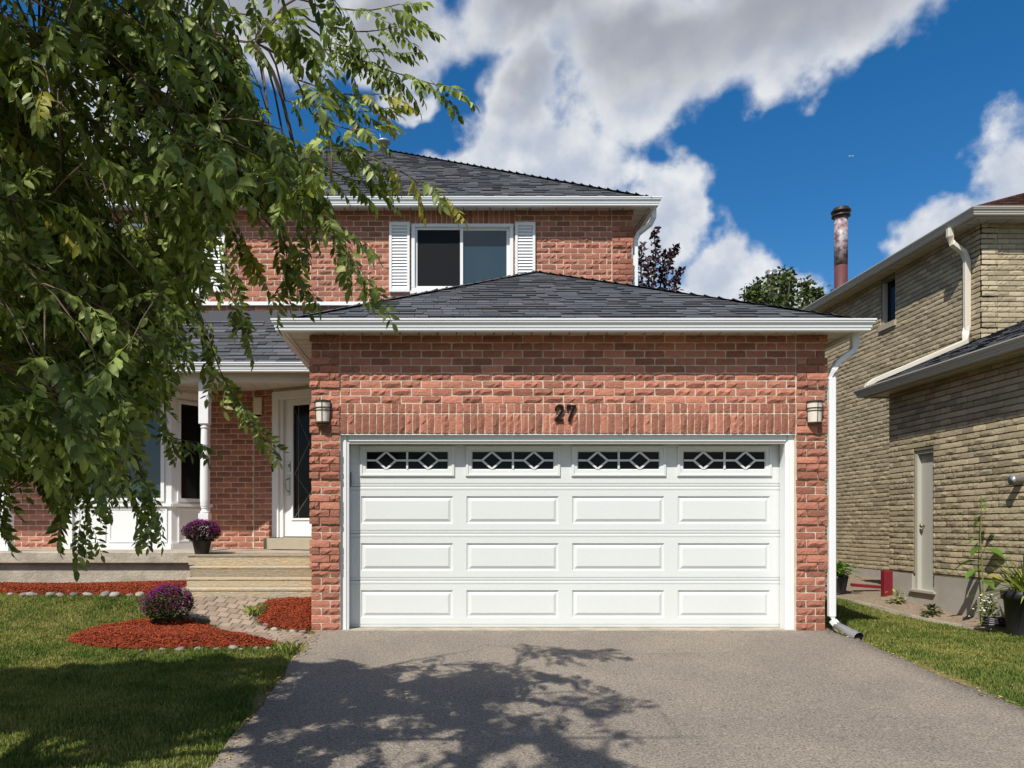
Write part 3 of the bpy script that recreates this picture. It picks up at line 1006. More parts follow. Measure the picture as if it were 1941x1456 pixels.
for (p, q) in (((.735, 1.29), (.99, 1.62)), ((.99, 1.62), (1.24, 1.29)), ((.735, 1.95), (.99, 1.62)), ((.99, 1.62), (1.24, 1.95)), ((.80, 1.27), (.80, 2.98)), ((1.18, 1.27), (1.18, 2.98)), ((.735, 2.9), (.99, 2.4)), ((.99, 2.4), (1.24, 2.9)), ((.735, 1.95), (.99, 2.4)), ((1.24, 1.95), (.99, 2.4))):
    b.tube([EN(p[0], -.052, p[1]), EN(q[0], -.052, q[1])], .0032, 4)
b.build('leading', 'galvanised', door)
b = MB()
b.fbox(EN, .605, .665, -.034, -.020, 1.98, 2.13); b.tube([EN(.635, -.02, 2.07), EN(.635, .012, 2.07)], .024, 10)
b.fbox(EN, .612, .658, -.034, -.022, 1.62, 1.93)
b.tube([EN(.635, -.02, 1.88), EN(.635, .04, 1.85), EN(.635, .05, 1.78), EN(.635, .03, 1.70), EN(.635, -.02, 1.67)], .010, 6)
b.build('handle', 'nickel', door)
b = MB(); b.fbox(EN, .36, 1.60, .0, .22, FLOOR + .002, .975); b.fbox(EN, .50, 1.46, -.1, .0, FLOOR + .002, .985); b.build('door_sill', 'sill_stone', house)
b = MB(); b.fbox(EN, .388, .412, .051, .066, 1.98, 2.10); b.build('doorbell', 'black_paint', door)

# ---- upper windows and shutters
def upper_window(x0, x1):
    z0, z1 = 4.785, 5.826
    fw = frame((0, WY, 0), 0)
    b = MB()
    for (a, c, p, q) in ((x0, x1, z1 - .05, z1), (x0, x1, z0, z0 + .05), (x0, x0 + .055, z0 + .05, z1 - .05), (x1 - .055, x1, z0 + .05, z1 - .05)):
        b.bbox(a, c, WY - .028, WY + .10, p, q, .006)
    o = b.build('window', 'white_paint', house)
    xm = (x0 + x1) / 2 - .02
    b = MB()
    for (a, c, y) in ((x0 + .055, xm + .03, WY + .012), (xm - .02, x1 - .055, WY + .035)):
        for (p, q, r, s_) in ((a, c, z1 - .085, z1 - .05), (a, c, z0 + .05, z0 + .085), (a, a + .035, z0 + .085, z1 - .085), (c - .045, c, z0 + .085, z1 - .085)):
            b.box(p, q, y, y + .028, r, s_)
    b.build('sash', 'white_paint', o)
    b = MB(); b.box(x0 + .09, xm - .01, WY + .020, WY + .026, z0 + .085, z1 - .085); b.build('screen', 'screen_mesh', o)
    b = MB(); b.box(xm + .02, x1 - .10, WY + .046, WY + .052, z0 + .085, z1 - .085); b.build('pane', 'glass_window', o)
    b = MB(); b.box(x0 - .02, x1 + .02, WY - .05, WY + .02, z0 - .045, z0 - .002); b.build('sill', 'white_paint', o)
    b = MB(); b.box(x0 + .05, x1 - .05, WY + .12, WY + .14, z0, z1); b.build('blind', 'charcoal', o)
def shutter(x0, x1):
    z0, z1 = 4.764, 5.842
    y0, y1 = WY - .052, WY - .014
    b = MB(); w = .042
    for (a, c, p, q) in ((x0, x0 + w, z0, z1), (x1 - w, x1, z0, z1), (x0 + w, x1 - w, z1 - .055, z1), (x0 + w, x1 - w, z0, z0 + .06)):
        b.bbox(a, c, y0, y1, p, q, .004)
    b.box(x0 + w, x1 - w, y1 - .008, y1 - .002, z0 + .06, z1 - .055)
    o = b.build('shutter', 'white_paint', house)
    n = 20
    hh = (z1 - .055 - z0 - .06) / n
    sb = MB(); ww = x1 - x0 - 2 * w - .004
    sb.add([(-ww / 2, -.012, -hh * .45), (ww / 2, -.012, -hh * .45), (ww / 2, .008, hh * .55), (-ww / 2, .008, hh * .55), (-ww / 2, -.004, -hh * .45), (ww / 2, -.004, -hh * .45)], [(0, 1, 2, 3), (4, 5, 1, 0)])
    me = sb.mesh('slat'); me.materials.append(MATS['white_paint'])
    for k in range(n):
        put(bpy.data.objects.new('slat', me), o, ((x0 + x1) / 2, y0 + .020, z0 + .06 + hh * (k + .5)))
upper_window(-.449, 1.125); upper_window(-5.18, -3.605)
for (a, c) in ((-.792, -.474), (1.150, 1.462), (-3.585, -3.322), (-5.52, -5.21)): shutter(a, c)

# ---- garage door
DY = .24
b = MB()
# frame: moulded jambs and head
jp = [(0, .042, 0), (.060, .042, 0), (.066, .054, 0), (.088, .060, 0), (.088, .10, 0), (.078, .10, 0), (.078, DY - .02, 0), (0, DY - .02, 0)]
b.extrude([(x, y, 0) for (x, y, _) in jp], (OX0, 0, -.01), (OX0, 0, OZ - .016))
b.extrude([(-x, y, 0) for (x, y, _) in jp][::-1], (OX1, 0, -.01), (OX1, 0, OZ - .016))
b.extrude([(0, y, -x) for (x, y, _) in jp], (OX0 + .088, 0, OZ - .016), (OX1 - .088, 0, OZ - .016))
garage_door = b.build('garage_door', 'white_paint', house)
DX0, DX1 = OX0 + .07, OX1 - .07
ZS = [.004, .535, 1.068, 1.601, 2.14]
PX = [(-.902 + k * 1.1975, .14 + k * 1.1975) for k in range(4)]
WX = [(-.915 + k * 1.1975, .160 + k * 1.1975) for k in range(4)]
def section(k):
    z0, z1 = ZS[k] + .003, ZS[k + 1] - .003
    b = MB()
    def strip(prof, xa, xb):      # prof: (y, z) from bottom to top
        for i in range(len(prof) - 1):
            (ya, za), (yb, zb) = prof[i], prof[i + 1]
            b.quad((xa, ya, za), (xb, ya, za), (xb, yb, zb), (xa, yb, zb))
    g = .006
    if k < 3: hz0, hz1, holes = z0 + .105, z1 - .108, PX
    else: hz0, hz1, holes = 1.712, 2.060, WX
    lo = [(DY + .03, z0), (DY + .002, z0), (DY, z0 + .022), (DY + g, z0 + .024), (DY + g, z0 + .032), (DY, z0 + .034), (DY, hz0)]
    hi = [(DY, hz1), (DY, z1 - .046), (DY + g, z1 - .044), (DY + g, z1 - .036), (DY, z1 - .034), (DY, z1 - .010), (DY + .004, z1), (DY + .03, z1)]
    strip(lo, DX0, DX1); strip(hi, DX0, DX1)
    xs2 = [DX0] + [v for h in holes for v in h] + [DX1]
    for i in range(0, len(xs2), 2):
        b.quad((xs2[i], DY, hz0), (xs2[i + 1], DY, hz0), (xs2[i + 1], DY, hz1), (xs2[i], DY, hz1))
    b.build('section', 'white_door', garage_door)
    for (x0, x1) in holes:
        p = MB()
        if k < 3:
            def rect(i, y): return [(x0 + i, y, hz0 + i), (x1 - i, y, hz0 + i), (x1 - i, y, hz1 - i), (x0 + i, y, hz1 - i)]
            p.rings([rect(0, DY), rect(.008, DY + .013), rect(.024, DY + .015), rect(.052, DY + .001), rect(.056, DY)], cap=False)
            p.add(rect(.056, DY), [(0, 1, 2, 3)])
            p.build('panel', 'white_door', garage_door)
        else:
            cx = (x0 + x1) / 2
            gx0, gx1, gz0, gz1 = cx - .458, cx + .458, 1.797, 1.990
            def rc(a, c, e, f_, y): return [(a, y, e), (c, y, e), (c, y, f_), (a, y, f_)]
            p.rings([rc(x0, x1, hz0, hz1, DY), rc(x0 + .005, x1 - .005, hz0 + .005, hz1 - .005, DY - .020), rc(x0 + .030, x1 - .030, hz0 + .022, hz1 - .022, DY - .022),
                     rc(x0 + .036, x1 - .036, hz0 + .030, hz1 - .030, DY - .012), rc(gx0 - .012, gx1 + .012, gz0 - .012, gz1 + .012, DY - .010), rc(gx0, gx1, gz0, gz1, DY + .004)], cap=False)
            p.build('window_frame', 'white_door', garage_door)
            p = MB(); p.add(rc(gx0, gx1, gz0, gz1, DY + .003), [(0, 1, 2, 3)]); p.build('pane', 'glass_dark', garage_door)
            p = MB()
            zc = (gz0 + gz1) / 2; hw, w = .112, .011
            yb0, yb1 = DY - .014, DY + .0015
            def bar(a, c):
                a, c = Vector((a[0], 0, a[1])), Vector((c[0], 0, c[1]))
                t = (c - a).normalized(); nn = Vector((-t.z, 0, t.x)) * w
                ends = [a - nn, c - nn, c + nn, a + nn]
                jit = rnd.uniform(0, .0012)
                v = [(q.x, yb0 + jit, q.z) for q in ends] + [(q.x, yb1, q.z) for q in ends]
                p.add(v, [(0, 1, 2, 3), (0, 4, 5, 1), (1, 5, 6, 2), (2, 6, 7, 3), (3, 7, 4, 0)])
            d1, d2 = gx0 + (gx1 - gx0) * .24, gx0 + (gx1 - gx0) * .76
            bar((cx, gz0), (cx, gz1))
            for dc in (d1, d2):
                for (sx, sz) in ((-1, 1), (1, 1), (1, -1), (-1, -1)):
                    bar((dc + sx * hw, zc), (dc, zc + sz * (gz1 - zc)))
            bar((gx0, zc), (d1 - hw, zc)); bar((d1 + hw, zc), (cx - w, zc)); bar((cx + w, zc), (d2 - hw, zc)); bar((d2 + hw, zc), (gx1, zc))
            p.build('muntin', 'white_door', garage_door)
for k in range(4): section(k)
b = MB(); b.box(DX0, DX1, DY + .045, DY + .06, 0, 2.15); b.build('backing', 'white_door', garage_door)
b = MB(); b.box(DX0, DX1, DY + .006, DY + .03, .0015, .010); b.build('bottom_seal', 'black_plastic', garage_door)
b = MB(); b.box(OX0 + .089, OX0 + .096, DY - .03, DY - .012, 1.60, 1.76); b.build('weather_strip', 'black_plastic', garage_door)
b = MB(); b.box(OX0 + .01, OX1 - .01, -.02, DY + .1, -.02, .003); b.build('threshold', 'concrete', garage_door)

# ---- downspouts
b = MB()
gx, gy = GX1 + .30, -.02
b.tube([(gx, gy, 3.24), (gx, gy, 3.14), (gx - .03, gy, 3.07), (gx - .18, gy, 2.96), (GX1 + .055, gy, 2.86), (GX1 + .045, gy, 2.76)], 0, square=(.085, .06))
b.tube([(GX1 + .045, gy, 2.78), (GX1 + .045, gy, .16), (GX1 + .05, gy - .02, .11), (GX1 + .085, gy - .10, .03)], 0, square=(.075, .058))
b.build('downspout', 'white_aluminium', house)
b = MB()
p0, p1 = Vector((GX1 + .075, gy - .06, .045)), Vector((GX1 + .125, gy - .40, -.022))
dvec = (p1 - p0).normalized()
b.tube([p0, p0.lerp(p1, .5), p1], .058, 14)
b.f = b.f[:-1]; b.t = b.t[:-1]
b.build('downspout_extension', 'galvanised', house, True)
b = MB(); b.tube([p0 + dvec * .1, p1 - dvec * .012], .053, 14); b.build('extension_bore', 'black_paint', house)
b = MB()
b.tube([(HX1 + .285, WY - .12, 6.0), (HX1 + .285, WY - .12, 5.88), (HX1 + .25, WY - .07, 5.80), (HX1 + .10, WY + .06, 5.70), (HX1 + .055, WY + .075, 5.60), (HX1 + .055, WY + .075, 4.2)], 0, square=(.075, .06))
b.build('downspout', 'white_aluminium', house)

# ---- things fixed on the house: lamps, number
def lamp(name, x, y, z, label, s=1.0, group=None):
    """half-round tapered wall lamp: z is its top"""
    t = thing(name, label, 'lamp', (x, y, z - .26 * s), group)
    def loop(r, zz, n=9): return [(x + r * math.sin(R(-90 + 180 * k / (n - 1))), y - .02 - .95 * r * math.cos(R(-90 + 180 * k / (n - 1))), zz) for k in range(n)]
    b = MB(); b.rings([loop(.082 * s, z - .018), loop(.070 * s, z - .235 * s)], closed=False, cap=False); b.build('shade', 'frosted_glass', t, True)
    b = MB()
    b.box(x - .06 * s, x + .06 * s, y - .02, y + .004, z - .25 * s, z - .004)
    for (r, z0, z1) in ((.088, z - .020, z), (.0862, z - .082 * s, z - .074 * s), (.0832, z - .112 * s, z - .104 * s), (.076, z - .25 * s, z - .232 * s)):
        b.rings([loop(r * s, z0), loop(r * s, z1)], closed=False, cap=False)
        b.add(loop(r * s, z1), [tuple(range(9))]); b.add(loop(r * s, z0), [tuple(range(9))[::-1]])
    for k in (0, 4, 8):
        a, c = loop(.086 * s, z - .01)[k], loop(.074 * s, z - .24 * s)[k]
        b.tube([a, c], .0045, 4)
    b.build('cage', 'bronze', t)
lamp('wall_lamp', -1.290, -.022, 2.523, 'frosted half-round wall lamp on the brick pier next to the porch')
lamp('wall_lamp', 4.100, -.022, 2.518, 'frosted half-round wall lamp on the brick pier next to the downspout')
t = thing('wall_light', 'pale box light on the porch wall beside the front door', 'light', (-2.80, WY - .02, 2.86))
b = MB(); b.bbox(-2.87, -2.735, WY - .12, WY - .06, 2.87, 3.13, .01); b.build('shade', 'frosted_glass', t)
b = MB(); b.box(-2.855, -2.69, WY - .075, WY - .008, 2.845, 3.105); b.build('body', 'black_paint', t)

def stroke(pts, wid, y0, y1):
    """flat lettering stroke with a given width at each point, extruded"""
    b = MB(); L, Rr = [], []
    P = [Vector((p[0], 0, p[1])) for p in pts]
    for i, p in enumerate(P):
        tt = (P[min(i + 1, len(P) - 1)] - P[max(0, i - 1)]).normalized()
        nn = Vector((-tt.z, 0, tt.x))
        L.append(p + nn * wid[i]); Rr.append(p - nn * wid[i])
    rows = [[(a.x, y0, a.z), (c.x, y0, c.z), (c.x, y1, c.z), (a.x, y1, a.z)] for a, c in zip(L, Rr)]
    b.rings(rows)
    return b
num = thing('house_number', 'black metal house number 27 above the garage door', 'sign', (1.36, -.03, 2.30))
def digit(glyphs, x, z, h):
    m = MB()
    for (pts, wid) in glyphs:
        q = [(x + (px + .06 * pz) * h, z + pz * h) for (px, pz) in pts]
        s_ = stroke(q, [w * h for w in wid], -.034, -.020)
        m.add(s_.v, s_.f)
    m.build('digit', 'black_paint', num)
digit([([(.06, .64), (.05, .76), (.10, .88), (.22, .945), (.36, .92), (.46, .82), (.46, .68), (.38, .52), (.25, .34), (.10, .14)], [.06, .065, .065, .062, .065, .072, .075, .070, .06, .05]),
       ([(.03, .085), (.18, .095), (.36, .07), (.53, .10)], [.065, .07, .07, .055])], 1.250, 2.300, .184)
digit([([(.045, .72), (.06, .93)], [.032, .045]), ([(.05, .905), (.20, .925), (.36, .90), (.57, .93)], [.062, .065, .06, .05]),
       ([(.53, .90), (.40, .66), (.30, .42), (.24, .20), (.22, .0)], [.045, .06, .072, .08, .085])], 1.374, 2.300, .184)

# ================================================================== the neighbour's house
NX, NW, NYC = 8.60, 7.05, 3.75        # main side wall, garage wing wall, front corner of the upper storey
NEZ, NLZ = 5.97, 3.22                 # soffit heights
nb = thing('neighbour_house', 'tan brick house next door with brown roof and beige gutters', 'house', (10, 3, -.1))
nbw = Brickwork('tan_brick', .006, .55)
fn_main = frame((NX, NYC, 0), -90)    # a runs towards the street, so negative a goes back
NBK = 3.58                            # back end of the wing
fn_wing = frame((NW, NBK, 0), -90)
fn_front = frame((NX, NYC, 0), 0)
WSP = (-2.74, -2.27, 5.06, NEZ)       # narrow upper window (a0, a1, z0, z1)
DSP = (.62, 1.08, .22, 2.27)           # side door in the wing
b = MB()
b.fbox(fn_main, -8.0, WSP[0], -.2, 0, .30, NEZ + .05); b.fbox(fn_main, WSP[1], 0, -.2, 0, .30, NEZ + .05); b.fbox(fn_main, WSP[0], WSP[1], -.2, 0, .30, WSP[2])
nb_wall = b.build('side_wall', 'tan_mortar', nb)
b = MB()
b.fbox(fn_wing, 0, DSP[0], -.25, 0, .45, NLZ + .05); b.fbox(fn_wing, DSP[1], 7.0, -.25, 0, .45, NLZ + .05); b.fbox(fn_wing, DSP[0], DSP[1], -.25, 0, DSP[3], NLZ + .05)
nb_wing = b.build('wing_wall', 'tan_mortar', nb)
b = MB(); b.box(NW + .25, 14.5, NBK - .2, NBK - .01, -.3, NLZ + .05); b.build('wing_back_wall', 'tan_brick_side', nb)
b = MB(); b.fbox(fn_front, 0.0, 6.0, -.2, 0, 3.2, NEZ + .05); nb_front = b.build('front_wall', 'tan_mortar', nb)
for i in range(68):
    z = .308 + i * CO + CO / 2
    if z > NEZ + .03: break
    sft = .112 if i % 2 else 0
    holes = [(WSP[0], WSP[1])] if z > WSP[2] else []
    nbw.course(fn_main, -6.8, 0, z, sft, nb_wall, holes, .008, .068)
    if .47 < z < NLZ + .03:
        nbw.course(fn_wing, 0, 4.6, z, sft, nb_wing, [(DSP[0], DSP[1])] if z < DSP[3] else [], .008, .068)
    if z > 3.25:
        q = .26
        nbw.course(fn_front, q, 3.0, z, sft, nb_front, (), .006, .068)
        nbw.course(fn_front, -.004, q, z, (.112 if i % 2 else 0), nb_front, (), .024 if i % 6 < 3 else .006, .068)
nbw.finish(nb, 'brickwork')
b = MB()
b.fbox(fn_main, -8, -.1, -.3, .004, -.3, .300); b.fbox(fn_wing, 0, DSP[0] - .03, -.3, .012, -.4, .445); b.fbox(fn_wing, DSP[1] + .03, 7.0, -.3, .012, -.7, .445); b.fbox(fn_wing, DSP[0] - .03, DSP[1] + .03, -.3, .010, -.4, .22)
b.build('foundation', 'concrete_grey', nb)
# recessed side door
b = MB()
b.fbox(fn_wing, DSP[0], DSP[0] + .05, -.13, -.02, DSP[2], DSP[3]); b.fbox(fn_wing, DSP[1] - .03, DSP[1], -.13, -.02, DSP[2], DSP[3]); b.fbox(fn_wing, DSP[0] + .05, DSP[1] - .03, -.13, -.02, DSP[3] - .05, DSP[3])
nd = b.build('side_door', 'beige_door', nb)
b = MB(); b.fbox(fn_wing, DSP[0] + .05, DSP[1] - .03, -.12, -.08, DSP[2], DSP[3] - .05); b.build('leaf', 'beige_door', nd)
b = MB(); b.lathe((0, 0, 0), [(.012, 0), (.012, .03), (.03, .035), (.032, .055), (.018, .065)], 12)
kp = fn_wing(DSP[0] + .12, -.08, 1.16)
b.v = [(kp[0] - z, kp[1] + x, kp[2] + y) for (x, y, z) in b.v]
b.build('knob', 'brass', nd, True)
b = MB(); b.fbox(fn_wing, DSP[0] - .06, DSP[1] + .06, -.12, .05, DSP[2] - .035, DSP[2] - .003); b.build('threshold', 'concrete_grey', nd)
# upper side window
b = MB(); b.fbox(fn_main, WSP[0] - .03, WSP[1] + .03, -.08, .05, WSP[2] - .11, WSP[2] - .004); b.build('window_sill', 'sill_stone', nb)
b = MB()
for (a0, a1) in ((WSP[0], WSP[0] + .05), (WSP[1] - .05, WSP[1])): b.fbox(fn_main, a0, a1, -.12, -.02, WSP[2], WSP[3])
nwin = b.build('window', 'tan_aluminium', nb)
b = MB(); b.fbox(fn_main, WSP[0], WSP[1], -.2, -.13, WSP[2], NEZ + .05); b.fbox(fn_main, WSP[0], WSP[1], -.12, 0, NEZ - .09, NEZ + .05); b.build('window_head', 'tan_mortar', nb)
b = MB(); b.fbox(fn_main, WSP[0] + .05, WSP[1] - .05, -.10, -.09, WSP[2], WSP[3] - .09); b.build('pane', 'glass_dark', nwin)
# eaves
def nup_c(o): return [(NX - o, 11.5), (NX - o, NYC - o), (NX + 6, NYC - o)]
def nlow_c(o): return [(NX + .2, NBK + o), (NW - o, NBK + o), (NW - o, -4.0)]
ring(nup_c, 'soffit', 0, .27, NEZ, .012, .3, nb, 'tan_aluminium')
ring(nlow_c, 'soffit', 0, .25, NLZ, .012, .3, nb, 'tan_aluminium')
fascia(nup_c, .25, .28, NEZ - .02, NEZ + .12, 'fascia', nb, 'tan_aluminium')
fascia(nlow_c, .23, .26, NLZ - .02, NLZ + .12, 'fascia', nb, 'tan_aluminium')
gutter_run('gutter', nup_c, .28, NEZ, 'tan_aluminium', nb)
gutter_run('gutter', nlow_c, .26, NLZ, 'tan_aluminium', nb)
b = MB(); b.box(NX + 1, NX + 4, NYC + 1, 9, NEZ + .13, NEZ + .15); nroof = b.build('roof', 'brown_shingle', nb)
e = .33
slope_shingles((NX - e, 11.5, NEZ + .125), (NX - e, NYC - e, NEZ + .125), (1, 0, 0), .5, 3.3, 1, 1, nroof, mat='brown_shingle', seed=21)
slope_shingles((NX - e, NYC - e, NEZ + .125), (NX + 6.2, NYC - e, NEZ + .125), (0, 1, 0), .5, 3.3, 1, 1, nroof, mat='brown_shingle', seed=22)
b = MB(); b.box(NW + .3, NW + .6, -3.9, 3.0, NLZ + .10, NLZ + .12); nroof2 = b.build('wing_roof', 'brown_shingle', nb)
e = .31
slope_shingles((NW - e, NBK + e, NLZ + .128), (NW - e, -4.2, NLZ + .128), (1, 0, 0), .42, 3.4, 0, 0, nroof2, mat='shingle', seed=23)
# pipe from the upper gutter, down the corner and along the back edge of the wing roof
b = MB()
yd = NYC + .22
yr = NBK + .20
def rz(x): return NLZ + .128 + .42 * (x - (NW - e))
b.tube([(NX - .34, yd, NEZ + .01), (NX - .34, yd, NEZ - .12), (NX - .30, yd, NEZ - .24), (NX - .12, yd, NEZ - .38), (NX - .065, yd, NEZ - .52), (NX - .065, yd, rz(NX) + .20)], 0, square=(.095, .07))
b.tube([(NX - .065, yd, rz(NX) + .24), (NX - .10, yd - .02, rz(NX) + .12), (NX - .22, yr, rz(NX - .2) + .055), (NW + .4, yr, rz(NW + .4) + .055), (NW - .12, yr, rz(NW - .12) + .055), (NW - .22, yr, rz(NW - .22) + .03), (NW - .25, yr, NLZ + .11)], 0, square=(.10, .075))
b.build('downspout', 'pale_pipe', nb)
b = MB(); b.box(NX + .22, NX + .62, NYC - .32, NYC - .03, 4.09, 4.14); b.build('roof_box_vent', 'white_aluminium', nb)
# dryer vent and meter on the walls
b = MB(); vp = fn_wing(2.74, .0, 1.71)
b.lathe((0, 0, 0), [(.055, 0), (.055, .12), (.065, .13)], 12); b.v = [(vp[0] - z, vp[1] + x, vp[2] + y) for (x, y, z) in b.v]; b.build('dryer_vent', 'galvanised', nb, True)
b = MB(); vp = fn_main(-4.55, .0, 1.80)
b.lathe((0, 0, 0), [(.09, 0), (.09, .10), (.05, .12)], 12); b.v = [(vp[0] - z, vp[1] + x, vp[2] + y) for (x, y, z) in b.v]; b.build('meter', 'galvanised', nb, True)
# rusty flue
flue = MB()
fy = 8.3
fx = (1594 - CX) * (fy + D) / F
zf = NEZ + .125 + .5 * (fx - (NX - .33))
ztop = H + (CY - 412) * (fy + D) / F
flue.lathe((fx, fy, zf - .15), [(.17, 0), (.17, .14), (.136, .17), (.136, (ztop - zf) * .42)], 18)
fo = flue.build('flue', 'rust_metal', nb, True)
b = MB(); b.lathe((fx, fy, zf - .15 + (ztop - zf) * .42), [(.137, 0), (.137, ztop - zf + .15 - (ztop - zf) * .42)], 18); b.build('worn_sleeve', 'worn_metal', fo, True)
b = MB(); b.lathe((fx, fy, ztop - .01), [(.14, 0), (.19, .015), (.19, .05), (.15, .06), (.15, .10), (.20, .11), (.20, .15), (.15, .16), (.16, .20), (.12, .22), (.02, .23)], 18); b.build('cap', 'bronze', fo, True)

# ================================================================== porch steps
st = thing('porch_steps', 'weathered wooden porch steps between mulch bed and garage wall', 'steps', (-2.3, 1.2, .25))
for k, (zt_, yf, xl) in enumerate(((.405, .72, -3.13), (.515, .97, -3.12), (.645, 1.22, -3.16), (.785, 1.46, -3.26))):
    b = MB()
    zb = (.15, .402, .512, .642)[k]
    b.bbox(xl, -1.452, yf, yf + .34 if k < 3 else 1.748, zb, zt_ - .035, .008, tone=rnd.random())
    b.bbox(xl - .006, -1.450, yf - .006, yf + .34 if k < 3 else 1.746, zt_ - .034, zt_, .008, tone=rnd.random())
    b.build('step', 'timber', st)

# ================================================================== walkway, mulch beds, stones
def inpoly(poly, x, y):
    x, y = np.asarray(x, float), np.asarray(y, float)
    ins = np.zeros(x.shape, bool)
    n = len(poly)
    for i in range(n):
        (x0, y0), (x1, y1) = poly[i], poly[(i + 1) % n]
        c = ((y0 > y) != (y1 > y)) & (x < (x1 - x0) * (y - y0) / (y1 - y0 + 1e-12) + x0)
        ins ^= c
    return ins
def edge_dist(poly, x, y):
    d = np.full(np.shape(x), 9.0)
    n = len(poly)
    for i in range(n):
        (x0, y0), (x1, y1) = poly[i], poly[(i + 1) % n]
        dx, dy = x1 - x0, y1 - y0
        t = np.clip(((x - x0) * dx + (y - y0) * dy) / (dx * dx + dy * dy + 1e-12), 0, 1)
        d = np.minimum(d, np.hypot(x - x0 - t * dx, y - y0 - t * dy))
    return d
def rounded(poly, it=2):
    for _ in range(it):
        q = []
        for i in range(len(poly)):
            a, b2 = poly[i], poly[(i + 1) % len(poly)]
            q += [(a[0] * .75 + b2[0] * .25, a[1] * .75 + b2[1] * .25), (a[0] * .25 + b2[0] * .75, a[1] * .25 + b2[1] * .75)]
        poly = q
    return poly
ISLAND = rounded([(-3.95, -.30), (-3.75, -.72), (-3.1, -.98), (-2.4, -.98), (-1.75, -.93), (-1.52, -.84), (-1.75, -.62), (-2.25, -.30), (-2.6, .10), (-3.1, .22), (-3.7, .08)])
PORCHBED = [(-9.6, 1.0), (-6, 1.02), (-5, .95), (-4.2, .92), (-3.5, .80), (-3.16, .78), (-3.14, 1.82), (-9.6, 1.82)]
PIERBED = rounded([(-2.12, .42), (-2.05, .12), (-1.85, -.06), (-1.50, -.10), (-1.40, .0), (-1.40, .72), (-1.75, .71), (-2.0, .68)], 1)
WALK = [(-3.12, .74), (-1.45, .74), (-1.95, .70), (-2.12, .42), (-2.05, .12), (-1.85, -.06), (-1.50, -.12), (-1.30, -.14), (-1.33, -.92), (-1.52, -.84), (-1.75, -.62), (-2.25, -.30), (-2.62, .12), (-3.0, .25)]

def mound(name, poly, hgt, label, nchip, seed):
    r = np.random.default_rng(seed)
    poly = [(px_ + r.normal(0, .022), py_ + r.normal(0, .022)) for (px_, py_) in poly] if len(poly) > 12 else poly
    xs, ys = [p[0] for p in poly], [p[1] for p in poly]
    st_ = .05
    gx_, gy_ = np.arange(min(xs) - .05, max(xs) + .06, st_), np.arange(min(ys) - .05, max(ys) + .06, st_)
    X, Y = np.meshgrid(gx_, gy_)
    def hh(x, y):
        ins = inpoly(poly, x, y)
        e_ = edge_dist(poly, x, y)
        return ground(x, y) + np.where(ins, hgt * sstep((e_ + .03) / .28) + .012, -.02 - .1 * e_)
    Z = hh(X, Y) + r.normal(0, .005, X.shape)
    nx = len(gx_)
    keep = (inpoly(poly, X, Y) | (edge_dist(poly, X, Y) < st_ * 1.2))
    v = np.stack([X.ravel(), Y.ravel(), Z.ravel()], 1)
    i = (np.arange(nx - 1)[None, :] + np.arange(len(gy_) - 1)[:, None] * nx)
    ok = keep[:-1, :-1] & keep[1:, :-1] & keep[:-1, 1:] & keep[1:, 1:]
    i = i[ok]
    f = np.stack([i, i + 1, i + 1 + nx, i + nx], -1)
    # chips
    cx = r.uniform(min(xs), max(xs), nchip * 3); cy = r.uniform(min(ys), max(ys), nchip * 3)
    m = inpoly(poly, cx, cy); cx, cy = cx[m][:nchip], cy[m][:nchip]
    n = len(cx)
    spill = r.random(n) < .08
    cx = cx + np.where(spill, r.normal(0, .06, n), 0); cy = cy + np.where(spill, r.normal(0, .06, n), 0)
    cz = np.maximum(hh(cx, cy), ground(cx, cy)) + r.uniform(.002, .016, n)
    L, Wd, T = r.uniform(.015, .045, n), r.uniform(.005, .011, n), r.uniform(.003, .007, n)
    a, tl, ro = r.uniform(0, 2 * np.pi, n), r.normal(0, .38, n), r.normal(0, .5, n)
    u = np.stack([np.cos(a) * np.cos(tl), np.sin(a) * np.cos(tl), np.sin(tl)], 1)
    w0 = np.stack([-np.sin(a), np.cos(a), np.zeros(n)], 1)
    nn = np.cross(u, w0)
    w = w0 * np.cos(ro)[:, None] + nn * np.sin(ro)[:, None]
    nn = np.cross(u, w)
    c = np.stack([cx, cy, cz], 1)
    cv = []
    for (i1, j1, k1) in ((-1, -1, -1), (1, -1, -1), (1, 1, -1), (-1, 1, -1), (-1, -1, 1), (1, -1, 1), (1, 1, 1), (-1, 1, 1)):
        cv.append(c + u * (L * i1 * .5)[:, None] + w * (Wd * j1 * .5)[:, None] + nn * (T * k1 * .5)[:, None])
    cv = np.stack(cv, 1).reshape(-1, 3)
    base = len(v) + np.arange(n)[:, None, None] * 8
    ft = np.array([(0, 3, 2, 1), (4, 5, 6, 7), (0, 1, 5, 4), (1, 2, 6, 5), (2, 3, 7, 6), (3, 0, 4, 7)])
    cf = (base + ft[None]).reshape(-1, 4)
    tones = np.concatenate([r.uniform(.05, .3, len(f)), np.repeat(np.clip(r.normal(.55, .28, n), 0, 1), 6)])
    me = np_mesh(name, np.concatenate([v, cv]), np.concatenate([f, cf]), tones, ['mulch'])
    o = put(bpy.data.objects.new(name, me), None)
    tag(o, label, 'mulch', kind='stuff')
    return hh
h_isl = mound('mulch', ISLAND, .085, 'red wood mulch island in the lawn around the round flower bush', 9000, 1)
mound('mulch', PORCHBED, .06, 'strip of red wood mulch along the porch foundation', 15000, 2)
mound('mulch', PIERBED, .07, 'small red mulch patch against the garage pier', 4200, 3)

